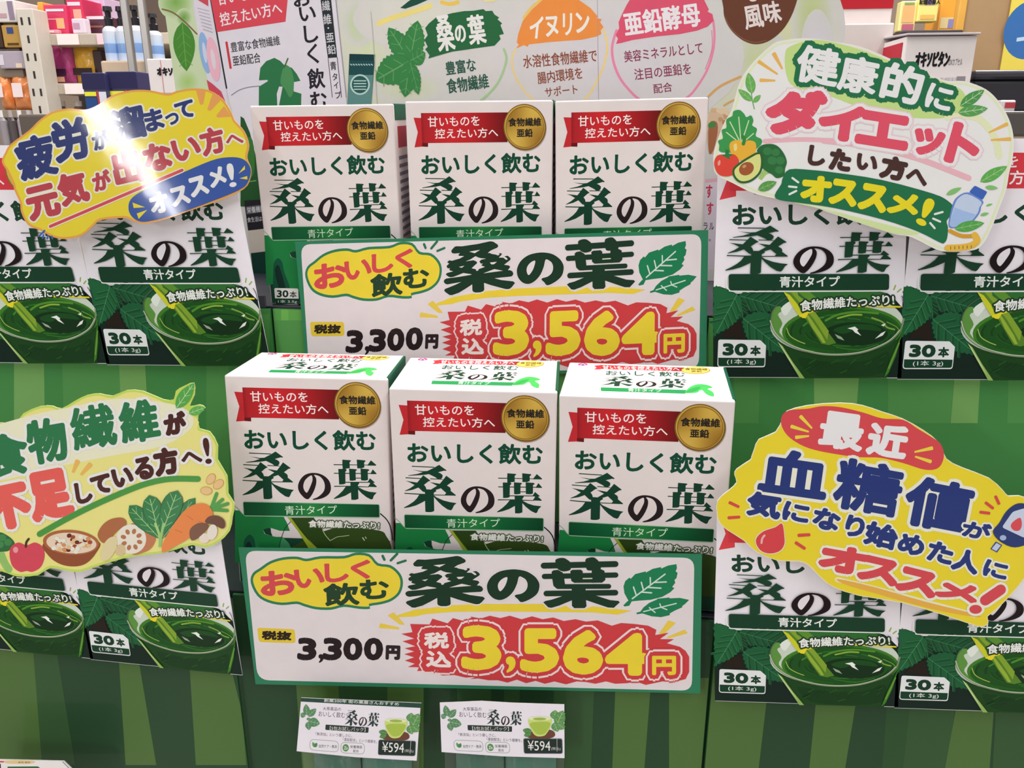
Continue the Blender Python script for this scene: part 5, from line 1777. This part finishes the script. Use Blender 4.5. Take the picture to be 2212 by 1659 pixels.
    a.S([(1175, 260), (1176, 420), (1120, 590)], 7, '#e08098')
    a.P([(358, 375), (375, 330), (355, 300), (385, 240), (380, 190), (410, 120), (450, 40), (500, -40), (1080, -40), (1110, 0), (1150, 80), (1140, 100), (1180, 120), (1192, 175), (1140, 228), (1050, 262), (900, 292), (700, 312), (500, 342), (400, 368)], '#dc5872')
    a.T('亜鉛酵母', (440, 315), (1088, 222), 210, '#f4e8ec', .03)
    a.part('lettering')
    a.T('美容ミネラルとして', (432, 535), (1102, 455), 100, '#8c3c5c', .012)
    a.T('注目の亜鉛を', (520, 686), (1002, 632), 98, '#8c3c5c', .012)
    a.T('配合', (682, 800), (842, 780), 82, '#8c3c5c', .012)
    a.part('brown_brush_label', PAPER)
    a.P(sm([(1275, 70), (1290, -60), (1600, -120), (1880, -60), (1885, 60), (1800, 230), (1680, 340), (1560, 378), (1450, 350), (1350, 270), (1290, 170)], 4), '#6c4232')
    a.S([(1290, 150), (1340, 245), (1440, 330), (1540, 362), (1640, 345)], 8, '#8a5c40')
    a.B([('風', 1530, 145, 165, 200, -10), ('味', 1690, 105, 150, 190, -10)], '#e8dcd8', .03)
    a.B([('な', 1520, -60, 150, 150, -10)], '#e8dcd8', .03)
    # grain bowl picture and notes beside the upper right carton
    a.part('grain_picture', PAPER)
    a.S([(1150, 820), (1250, 735), (1420, 655)], 22, '#d8a868')
    a.S([(1280, 900), (1350, 860), (1460, 820)], 16, '#d8a868')
    rnd = random.Random(9)
    a.P(sm([(1150, 960), (1250, 930), (1330, 980), (1320, 1250), (1150, 1300)], 3), '#d8bc9c')
    for i in range(34):
        a.E(1160 + rnd.random() * 150, 935 + rnd.random() * 560, 24, 19, ['#d8b48c', '#e4cca8', '#c89c74', '#b88464'][i % 4], rnd.random() * 90, 9)
    a.P(sm([(1150, 1060), (1215, 1040), (1225, 1120), (1190, 1280), (1150, 1300)], 3), '#a86c4c')
    a.P(sm([(1150, 1050), (1200, 1040), (1205, 1080), (1150, 1090)], 3), '#4c8a4c')
    a.part('note_panel', PAPER)
    a.P([(1120, 1560), (1420, 1530), (1440, 2300), (1110, 2300)], '#ddd4de')
    a.P([(1120, 1530), (1420, 1500), (1420, 1530), (1120, 1560)], '#e4b0c0')
    a.at(1080, 180, 3.95)
    a.B([('す', 1785, 922, 56, 112, 0), ('す', 1792, 1070, 58, 108, 0)], '#cc3858', .05)
    a.B([('ラ', 1754, 1220, 36, 62, 0), ('ル', 1806, 1220, 40, 62, 0), ('す', 1752, 1320, 40, 66, 0), ('。', 1790, 1338, 18, 20, 0)], '#3c3a40', .02)
    root = thing('header_board', 'tall printed header board with leaf and carton picture behind the upper cartons', 'sign board', pl.matrix())
    a.build(root)


header_board()

# ================================================================ white card corner at the bottom left
def corner_card():
    pl = upright(.506, (60, 1690))
    a = Art(pl)
    a.at(0, 1300, 3.687)
    a.card('white_card', [(-260, 1255), (0, 1258), (508, 1270), (570, 1330), (640, 1700), (-260, 1700)], .001, '#e6e2e0', '#c8c8c8', LAMINATE)
    a.part('red_stripe')
    a.P([(-260, 1262), (40, 1268), (30, 1280), (-260, 1278)], '#cc5058')
    a.part('gold_print')
    a.P(sm([(40, 1266), (170, 1262), (280, 1270), (240, 1290), (120, 1290), (50, 1285)], 3), '#dcc48c')
    a.T('食物 亜鉛', (145, 1284), (242, 1284), 12, '#3c3020')
    a.part('green_print')
    a.P([(60, 1312), (300, 1310), (330, 1330), (60, 1345)], '#2c6c44')
    a.S([(500, 1275), (560, 1335)], 5, '#4c5a50')
    a.P([(-40, 1290), (6, 1290), (8, 1330), (-40, 1330)], '#3a2c30')
    root = thing('leaflet', 'white card corner with red and gold print at the bottom left edge', 'card', pl.matrix())
    a.build(root)


corner_card()

# ================================================================ shop shelves behind, left
def spot(px, py, y):
    return on_y(px, py, y)


def item(name, label, cat, x0, x1, yb, yt, depth, d, col, group=None, bev=.002, mat=PLASTIC):
    """an upright box whose front spans x0..x1 in the picture at its foot"""
    b0, b1 = spot(x0, yb, depth), spot(x1, yb, depth)
    t = spot((x0 + x1) / 2, yt, depth)
    w, h = b1[0] - b0[0], t[2] - b0[2]
    root = thing(name, label, cat, Matrix.Translation(((b0[0] + b1[0]) / 2, depth, min(b0[2], b1[2]))), group)
    solid('body', -w / 2, w / 2, 0, d, 0, h, col, mat, root, bev)
    return root, w, h


def face(root, name, w, h, rects, mat=PAPER):
    """printed patches on an item's front: fractions of its width and height"""
    pl = Plane((0, 0, 0))
    a = Art(pl)
    a.part(name, mat)
    for x0, x1, z0, z1, c in rects:
        a.emit([np.array([((x0 - .5) * w, z0 * h), ((x1 - .5) * w, z0 * h), ((x1 - .5) * w, z1 * h), ((x0 - .5) * w, z1 * h)])], c, uv=True)
    a.GAP = .0004
    o = a.build(root)[name]
    o.location.y = -.0006
    return o


SY = 1.62
b0, b1 = spot(72, 256, SY), spot(107, 248, SY)
tp = spot(54, 18, SY)
up_root = thing('gondola_upright', 'cream slotted steel upright between the back-left shelves', 'shelf post', Matrix.Translation(((b0[0] + b1[0]) / 2, SY, 0)))
w = b1[0] - b0[0]
solid('post', -w / 2, w / 2, 0, .045, 0, tp[2], '#c8c0b4', PLASTIC, up_root, .002)
ar = Art(Plane((0, 0, 0)))
ar.part('slots', PAPER)
for i in range(40):
    z = tp[2] - .03 - i * .033
    for dx in ((-.22, .22) if i % 2 == 0 else (0,)):
        ar.emit([np.array([(w * dx - .0022, z), (w * dx + .0022, z), (w * dx + .0022, z + .014), (w * dx - .0022, z + .014)])], '#3a342e', uv=True)
ar.build(up_root)['slots'].location.y = -.0004

unit = thing('shelf_unit', 'cream gondola shelf unit carrying pink packs, right of the slotted upright', 'shelf', Matrix.Translation((-.72, 1.66, 0)))
zs = [spot(160, 84, 1.66)[2] - .012, spot(140, 191, 1.66)[2] - .012, spot(140, 262, 1.66)[2] - .02]
x0, x1 = spot(116, 150, 1.66)[0] + .72, spot(372, 150, 1.66)[0] + .72
for i, z in enumerate(zs):
    solid('shelf_board', x0, x1, 0, .36, z, z + .022, '#b4a898', PLASTIC, unit, .002)
    for k in range(3):
        solid('price_label', x0 + .02 + k * .085, x0 + .065 + k * .085, -.004, -.001, z + .001, z + .021, ['#e8dcd8', '#e4c4cc', '#ded8d0'][k % 3], PAPER, unit, 0)
solid('back_panel', x0, x1, .36, .37, 0, 1.75, '#54453a', PLASTIC, unit, .001)
solid('plinth', x0, x1, .02, .36, 0, .1, '#6a5a4c', PLASTIC, unit, .001)

unit2 = thing('shelf_unit', 'shelf unit with boxes and orange bags at the far left edge', 'shelf', Matrix.Translation((-1.02, 1.66, 0)))
zt = [spot(20, 42, 1.62)[2] - .02, spot(20, 97, 1.62)[2] - .02, spot(30, 143, 1.62)[2] - .02, spot(30, 232, 1.62)[2] - .02, spot(30, 310, 1.62)[2] - .02]
ux0, ux1 = spot(-70, 150, 1.64)[0] + 1.02, spot(66, 250, 1.64)[0] + 1.02
for z in zt:
    solid('shelf_board', ux0, ux1, -.02, .34, z, z + .016, '#8a7c6c', PLASTIC, unit2, .002)
solid('back_panel', ux0, ux1, .34, .35, 0, 1.75, '#4c4038', PLASTIC, unit2, .001)

g = 'packs on the back left shelf unit'


def on_shelf(name, label, cat, x0, x1, ztop, yt, depth, d, col, group=None, patches=(), bev=.002, xy=None):
    a, b = spot(x0, xy or yt, depth), spot(x1, xy or yt, depth)
    t = spot((x0 + x1) / 2, yt, depth)
    w, h = b[0] - a[0], t[2] - ztop
    root = thing(name, label, cat, Matrix.Translation(((a[0] + b[0]) / 2, depth, ztop)), group)
    solid('body', -w / 2, w / 2, 0, d, 0, h, col, PLASTIC, root, min(bev, w * .2))
    if patches:
        face(root, 'print', w, h, patches)
    return root


s1, s2, s3 = [z + .0225 for z in zs]
on_shelf('snack_box', 'crimson box with round flower print on the upper back-left shelf', 'box', 100, 148, s1, 10, 1.68, .1, '#cc3860', g, [(.1, .9, .78, .86, '#ecd8dc'), (.15, .85, .5, .54, '#e89cac'), (.5, .85, .2, .55, '#ecb07c')], xy=60)
on_shelf('snack_box', 'crimson box with pale disc, second along the upper back-left shelf', 'box', 150, 184, s1, -4, 1.69, .1, '#c83058', g, [(.1, .9, .8, .9, '#e8ccd4'), (.4, .9, .35, .7, '#e8a08c')], xy=60)
on_shelf('snack_box', 'lilac pastel box behind the dark packet on the upper back-left shelf', 'box', 186, 232, s1, -6, 1.76, .1, '#cbb0cc', g, [(.2, .8, .4, .9, '#dcc8e0')], xy=60)
on_shelf('snack_box', 'dark plum box with a pale top on the upper back-left shelf', 'box', 186, 230, s1, 34, 1.70, .05, '#4c2838', g, [(.05, .95, .82, .98, '#d8ccd4'), (.15, .85, .4, .5, '#8a5c4c')], xy=60)
on_shelf('snack_box', 'low white box before the crimson boxes on the upper back-left shelf', 'box', 156, 184, s1, 40, 1.665, .02, '#d8c8d4', g, [(.1, .6, .3, .7, '#b890a8')], xy=60)
on_shelf('snack_box', 'narrow orange packet beside the slotted upright', 'box', 88, 99, s1, 4, 1.70, .1, '#e0a040', g, xy=60)
on_shelf('snack_box', 'pink price-tagged packet lying at the upright on the upper back-left shelf', 'box', 98, 126, s1, 64, 1.663, .012, '#e0909c', g, [(.1, .7, .3, .7, '#f0d0d4')], xy=70)


def pouch(name, label, x0, x1, zb, yt, depth, col, patches):
    a, b = spot(x0, yt + 40, depth), spot(x1, yt + 40, depth)
    t = spot((x0 + x1) / 2, yt, depth)
    w, h = b[0] - a[0], t[2] - zb
    root = thing(name, label, 'pouch', Matrix.Translation(((a[0] + b[0]) / 2, depth, zb)), g)
    pillow('pouch_body', w, h, .03, col, GLOSSY, root, Matrix.Translation((0, .02, h)), 12, .002, int(x0))
    pa = Art(Plane((0, 0, 0)))
    pa.part('print', PAPER)
    for q0, q1, r0, r1, c in patches:
        pa.emit([np.array([((q0 - .5) * w, r0 * h), ((q1 - .5) * w, r0 * h), ((q1 - .5) * w, r1 * h), ((q0 - .5) * w, r1 * h)])], c, uv=True)
    pa.build(root)['print'].location.y = -.0005


pouch('snack_pouch', 'magenta foil pouch on the second back-left shelf', 94, 148, s2, 95, 1.69, '#d4509c', [(.15, .85, .2, .38, '#4a2a44'), (.4, .75, .05, .18, '#e4b08c')])
pouch('snack_pouch', 'gold foil pouch beside the magenta one on the second back-left shelf', 150, 202, s2, 95, 1.69, '#e4b03c', [(.1, .9, .22, .40, '#3a2c2c'), (.5, .85, .06, .2, '#e0c070')])
on_shelf('snack_box', 'dark brown box right of the gold pouch on the second back-left shelf', 'box', 203, 222, s2, 108, 1.70, .1, '#3a2224', g, xy=140)

# silver display rails and clear spray bottles
cz = spot(265, 133, 1.40)[2]
counter = thing('display_table', 'beige display table under the spray bottles, back left', 'table', Matrix.Translation((-.73, 1.42, 0)))
c0, c1 = spot(217, 140, 1.38)[0] + .73, spot(352, 140, 1.38)[0] + .73
solid('table_top', c0, c1, -.04, .20, cz - .028, cz, '#c2ac92', PLASTIC, counter, .003)
for lx in (c0 + .02, c1 - .02):
    for ly in (-.02, .18):
        solid('leg', lx - .012, lx + .012, ly - .012, ly + .012, 0, cz - .028, '#8a8078', METAL, counter, .001)
for i, (x, yt, lab) in enumerate(((246, 14, 'clear blue-tinted spray bottle with black pump, leftmost on the beige table'), (272, 14, 'clear spray bottle with black pump, second on the beige table'),
                                  (303, 12, 'clear spray bottle with black pump, third on the beige table'), (340, 30, 'clear spray bottle with black pump, beside the header board'))):
    p = spot(x, 126, 1.41)
    t = spot(x, yt, 1.41)
    H = t[2] - cz
    r = .0125 if i != 1 else .011
    root = thing('spray_bottle', lab, 'bottle', Matrix.Translation((p[0], 1.41, cz)), 'spray bottles on the beige table')
    prof = [(r, 0), (r, .15 * H), (r, .16 * H), (r, .32 * H), (r, .34 * H), (r, .55 * H), (r * .9, .6 * H), (r * .5, .65 * H)]
    lathe('bottle_body', prof, '#c8d0dc', PLASTIC, root, (0, 0, 0), 20, ['#bcc8dc', '#a8bcdc', '#6c90c4', '#7c9ccc', '#b4c8e0', '#c8ccd4', '#c4c4cc', '#c0c0c8'])
    lathe('pump', [(r * .55, .65 * H), (r * .6, .78 * H), (r * .35, .8 * H), (r * .4, .9 * H), (r * .62, .92 * H), (r * .55, H)], '#1c1a20', PLASTIC, root)
for x, lab in (((262, 302), 'silver upright rail behind the spray bottles, left one'), ((316, 338), 'silver upright rail behind the spray bottles, right one')):
    p = spot(x[1] - 12, 126, 1.36)
    root = thing('display_rail', lab, 'rail', Matrix.Translation((p[0], 1.352, 0)), 'silver rails')
    solid('rail', -.0065, .0065, -.004, .004, 0, 1.62, '#a09c98', METAL, root, .002)
    solid('foot', -.014, .014, -.012, .012, 0, .01, '#8a8684', METAL, root, .002)

# navy packs and the two white medicine cartons standing before the shelves
nz = spot(235, 250, 1.25)[2]
stock = thing('stock_table', 'low dark table behind the yellow card at the left', 'table', Matrix.Translation((-.62, 1.3, 0)))
t0, t1 = spot(160, 250, 1.25)[0] + .62, spot(400, 250, 1.13)[0] + .62
solid('table_top', t0, t1, -.18, .03, nz - .03, nz - .0005, '#5a5048', PLASTIC, stock, .003)
for lx in (t0 + .02, t1 - .02):
    for ly in (-.16, .01):
        solid('leg', lx - .015, lx + .015, ly - .015, ly + .015, 0, nz - .03, '#4a443e', PLASTIC, stock, .001)
navy = [(.0, 1.0, .62, .98, '#2c2a4c'), (.05, .55, .46, .56, '#dcd83c'), (.58, .64, .1, .58, '#c83844'), (.66, .98, .12, .56, '#d4d4dc'), (.05, .55, .1, .42, '#2a4a80')]
on_shelf('detergent_box', 'navy topped detergent box with yellow stripe, left of two behind the yellow card', 'box', 179, 229, nz, 157, 1.25, .06, '#34345c', 'navy detergent boxes', navy, xy=190)
on_shelf('detergent_box', 'navy topped detergent box with yellow stripe, right of two behind the yellow card', 'box', 232, 298, nz, 154, 1.26, .06, '#34345c', 'navy detergent boxes', navy, xy=190)


def med_carton(label, x0, x1, yt, depth, zb, d, full):
    a, b = spot(x0, yt, depth), spot(x1, yt, depth)
    w, h = b[0] - a[0], a[2] - zb
    root = thing('medicine_carton', label, 'box', Matrix.Translation(((a[0] + b[0]) / 2, depth, zb)))
    solid('carton_body', -w / 2, w / 2, 0, d, 0, h, '#dcd4d2', PAPER, root, .0012)
    t = Art(Plane((0, 0, 0)))
    t.part('lettering', PAPER)
    f = lambda x, z: ((x - .5) * w, z * h)
    k = 1000.0
    t.m = lambda p: np.atleast_2d(np.asarray(p, float)) * (1 / k, -1 / k)
    T = lambda s_, xa, xb, z, hh, c, bo=.0: t.T(s_, ((xa - .5) * w * k, -(h - z) * k), ((xb - .5) * w * k, -(h - z) * k), hh * k, c, bo)
    return root, w, h, t, T


med, w, h, t, T = med_carton('white medicine carton with black lettering, right of the header board', 1959, 2112, 78, 1.12, nz, .13, True)
T('オキソピタン', .16, .66, .036, .018, '#1c1a1e', .045)
T('DXカプセル', .65, .84, .034, .008, '#5a5458')
t.emit([np.array([(.055 * 1 + -.0, h - .056), (.075 + .0, h - .056), (.075, h - .047), (.055, h - .047)]) * (w / .16, 1) - (w * .05, 0)], '#8a8488', uv=True)
T('第2類医薬品', .56, .80, .055, .007, '#b4acb0')
T('眼精・疲労・肩こりに', .34, .62, .070, .006, '#c04c54')
for i in range(6):
    t.emit([np.array([(-.38 * w, h - .080 - i * .008), ((.02 - .03 * (i % 3)) * w, h - .080 - i * .008), ((.02 - .03 * (i % 3)) * w, h - .078 - i * .008), (-.38 * w, h - .078 - i * .008)])], '#b4acac', uv=True)
    t.emit([np.array([(.36 * w, h - .076 - i * .009), (.46 * w, h - .076 - i * .009), (.46 * w, h - .072 - i * .009), (.36 * w, h - .072 - i * .009)])], '#8c8488', uv=True)
t.build(med)['lettering'].location.y = -.0003
lidv = solid('lid_flap', -w / 2 - .002, w / 2 + .001, -.0015, .128, h + .0005, h + .003, '#b8aeb0', PAPER, med, .0006)
lidv.rotation_euler = (math.radians(3), 0, 0)
solid('side_print', -w / 2 - .001, -w / 2 - .0003, .01, .12, h * .55, h * .93, '#b02838', PAPER, med, 0)
med2, w, h, t, T = med_carton('white medicine carton with a red seam half hidden left of the header board', 316, 386, 127, 1.13, nz, .10, False)
T('オキソピタン', .28, 1.3, .022, .011, '#1c1a1e', .07)
for i in range(9):
    t.emit([np.array([(-.28 * w, h - .046 - i * .0055), ((.38 - .1 * (i % 2)) * w, h - .046 - i * .0055), ((.38 - .1 * (i % 2)) * w, h - .044 - i * .0055), (-.28 * w, h - .044 - i * .0055)])], '#a8a0a4', uv=True)
t.emit([np.array([(-.08 * w, .02), (-.06 * w, .02), (-.06 * w, h - .002), (-.08 * w, h - .002)])], '#c07c80', uv=True)
t.build(med2)['lettering'].location.y = -.0003

# goods at the far left edge
gl = 'goods on the far left shelves'
q = [z + .0163 for z in zt]
on_shelf('white_box', 'white box with faint print at the top left corner', 'box', -8, 33, q[0], 0, 1.63, .1, '#d4ccc8', gl, [(.1, .5, .2, .4, '#b8949c'), (.62, .9, .1, .95, '#8c7c90')], xy=20)
on_shelf('gold_box', 'gold box with a blue dot below the white corner box', 'box', 4, 45, q[1], 54, 1.63, .1, '#b08a44', gl, [(.28, .62, .62, .9, '#3c4a80'), (.2, .8, .1, .2, '#5c4020')], xy=70)
on_shelf('dark_box', 'dark brown box left of the gold box', 'box', -20, 2, q[1], 46, 1.63, .1, '#3c2820', gl, xy=70)
on_shelf('silver_box', 'grey lilac box with small print under the gold box', 'box', -4, 50, q[2], 110, 1.63, .1, '#a89ca8', gl, [(.0, .2, .2, .8, '#d0c8d0'), (.65, .9, .05, .3, '#d8c4ac')], xy=120)
for i, (xa, xb, lab) in enumerate(((-12, 12, 'orange filled clear bag at the left frame edge'), (14, 62, 'orange filled clear bag with a white label'))):
    a, b = spot(xa, 190, 1.63), spot(xb, 190, 1.63)
    t = spot(20, 160, 1.63)
    w, h = b[0] - a[0], t[2] - q[3]
    root = thing('sweet_bag', lab, 'bag', Matrix.Translation(((a[0] + b[0]) / 2, 1.63, q[3])), gl)
    pillow('bag_body', w, h, .03, '#e08a4c', GLOSSY, root, Matrix.Translation((0, .02, h)), 12, .002, 31 + i)
    face(root, 'label_print', w, h, [(.25, .7, .35, .75, '#e4d4d4')])
for i, x in enumerate((2, 22, 42, 62)):
    p = spot(x, 290, 1.63)
    H = spot(x, 238, 1.63)[2] - q[4]
    root = thing('jar', ['grey glass jar at the left frame edge, below the orange bags', 'clear jar with dark contents, second below the orange bags', 'clear jar with a pale lid, third below the orange bags', 'clear jar beside the slotted upright'][i], 'jar', Matrix.Translation((p[0], 1.645, q[4])), gl)
    lathe('jar_body', [(.009, 0), (.0095, .003), (.0095, H * .7), (.006, H * .8)], ['#8c8488', '#4c4444', '#a09498', '#746868'][i], PLASTIC, root)
    lathe('lid', [(.007, H * .8), (.007, H), (.003, H)], ['#d8d4d4', '#a89c9c', '#e0dcdc', '#c8c0c0'][i], PLASTIC, root)
for i, (x, lab) in enumerate(((134, 'small bottle with white cap under the second back-left shelf, left one'), (170, 'small bottle with white cap under the second back-left shelf, right one'))):
    p = spot(x, 236, 1.70)
    H = spot(x, 218, 1.70)[2] - s3
    root = thing('cap_bottle', lab, 'bottle', Matrix.Translation((p[0], 1.70, s3)), 'white capped bottles')
    lathe('bottle_body', [(.010, 0), (.010, H * .6), (.006, H * .72)], '#8c7464', PLASTIC, root)
    lathe('cap', [(.008, H * .72), (.008, H), (.004, H)], '#e4dcd8', PLASTIC, root)

# ================================================================ shop fittings behind, right
rz = nz
rstock = thing('stock_table', 'low dark table behind the white and green card at the right', 'table', Matrix.Translation((.50, 1.2, 0)))
solid('table_top', -.25, .45, -.12, .5, nz - .03, nz - .0005, '#4a4440', PLASTIC, rstock, .003)
for lx in (-.22, .42):
    for ly in (-.09, .47):
        solid('leg', lx - .015, lx + .015, ly - .015, ly + .015, 0, nz - .03, '#4a443e', PLASTIC, rstock, .001)
on_shelf('grey_carton', 'plain pale grey carton under the red banded one, right of the header board', 'box', 1790, 1932, nz, 50, 1.20, .2, '#c4bab6', 'cartons right of the header board', xy=60)
p0, p1 = spot(1798, 46, 1.22), spot(1922, 46, 1.22)
zb = spot(1860, 50, 1.20)[2] + .0005
rb = thing('red_band_carton', 'pale carton with a dark red band stacked on the plain grey carton', 'box', Matrix.Translation(((p0[0] + p1[0]) / 2, 1.215, zb)), 'cartons right of the header board')
w = p1[0] - p0[0]
h = spot(1860, -40, 1.215)[2] - zb
solid('body', -w / 2, w / 2, 0, .17, 0, h, '#cfc4c0', PAPER, rb, .0015)
face(rb, 'red_band', w, h, [(0.0, 1.0, .36, 1.0, '#a8222c')])

bin_ = thing('black_bin', 'black box behind the right edge of the white and green card', 'bin', Matrix.Translation((.72, 1.20, nz)))
x0, x1 = spot(2104, 160, 1.20)[0] - .72, spot(2300, 160, 1.20)[0] - .72
h = spot(2150, 152, 1.20)[2] - nz
solid('bin_body', x0, x1, 0, .2, 0, h - .012, '#1e1c24', PLASTIC, bin_, .004)
solid('bin_lid', x0 - .003, x1 + .003, -.004, .204, h - .012, h, '#2a2830', PLASTIC, bin_, .004)
on_shelf('price_card_box', 'small white box with a red print before the black box', 'box', 2158, 2192, nz, 216, 1.16, .02, '#cfc8ca', None, [(.3, .95, .35, .8, '#b04048')], xy=240)

screen_ = thing('cardboard_screen', 'tall brown board with a yellow edge behind the black box', 'board', Matrix.Translation((.85, 1.62, 0)))
x0, x1 = spot(2078, 80, 1.62)[0] - .85, spot(2230, 80, 1.62)[0] - .85
solid('board', x0, x1, 0, .02, 0, 1.75, '#a88a66', PAPER, screen_, .002)
solid('yellow_edge', x0 - .014, x0 - .0005, -.004, .024, 0, 1.75, '#dca850', PAPER, screen_, .002)
po = thing('sales_poster', 'yellow poster with a blue disc at the top right edge', 'poster', Matrix.Translation((spot(2215, 150, 1.60)[0], 1.612, spot(2200, 150, 1.60)[2])))
w = spot(2300, 100, 1.60)[0] - spot(2176, 100, 1.60)[0]
h = spot(2200, -60, 1.60)[2] - spot(2200, 150, 1.60)[2]
cxp = (spot(2300, 100, 1.60)[0] + spot(2176, 100, 1.60)[0]) / 2 - spot(2215, 150, 1.60)[0]
solid('sheet', cxp - w / 2, cxp + w / 2, 0, .002, 0, h, '#e0cc58', PAPER, po, 0)
pa = Art(Plane((0, 0, 0)))
pa.part('blue_disc', PAPER)
pa.emit([np.stack([cxp - w * .1 + .043 * np.cos(np.arange(30) * .2094), h * .42 + .048 * np.sin(np.arange(30) * .2094)], -1)], '#3c6ca8', uv=True)
pa.emit([np.array([(cxp - w * .3, h * .30), (cxp + .02, h * .34), (cxp + .02, h * .38), (cxp - w * .3, h * .34)])], '#b4cce0', uv=True)
pa.part('red_print', PAPER)
pa.emit([np.array([(cxp - w * .42, h * .78), (cxp + w * .3, h * .78), (cxp + w * .3, h * .95), (cxp - w * .42, h * .95)])], '#c8484c', uv=True)
pa.build(po)

# shelf with hanging yellow cards
hs = thing('card_stand', 'dark stand carrying small yellow cards and an orange box, back right', 'stand', Matrix.Translation((.70, 1.50, 0)))
x0, x1 = spot(1940, 68, 1.50)[0] - .70, spot(2070, 68, 1.50)[0] - .70
hz = spot(2000, 68, 1.50)[2]
solid('stand_top', x0, x1, -.02, .2, hz - .02, hz, '#3a3438', PLASTIC, hs, .002)
solid('stand_body', x0 + .01, x1 - .01, 0, .18, 0, hz - .02, '#4a4240', PLASTIC, hs, .002)
gy = 'items on the back right stand'
on_shelf('yellow_card', 'pale yellow card with an orange picture on the back right stand', 'card', 1944, 1980, hz, 2, 1.50, .02, '#e4d890', gy, [(.15, .85, .3, .85, '#e0b074'), (.2, .8, .88, .95, '#8ca060'), (.2, .9, .05, .25, '#b86478')], xy=30)
yc = on_shelf('yellow_card', 'yellow card with purple drawing and black lettering on the back right stand', 'card', 1982, 2026, hz + .014, -4, 1.495, .02, '#ecdc80', gy, [(.3, .7, .72, .95, '#7c6ca4'), (.15, .85, .12, .3, '#e8b460')], xy=30)
yt = Art(Plane((0, 0, 0)))
yt.part('lettering', PAPER)
k = 1000
yt.m = lambda p: np.atleast_2d(np.asarray(p, float)) * (1 / k, -1 / k)
yt.T('記憶の番人', (-16, -26), (17, -26), 8, '#2c2820', .04)
yt.build(yc)['lettering'].location.y = -.001
on_shelf('orange_box', 'orange box right of the yellow cards on the back right stand', 'box', 2030, 2064, hz, -10, 1.51, .06, '#e8a030', gy, [(.1, .9, .1, .4, '#d8c490'), (.6, .95, .1, .35, '#8c84b0')], xy=30)
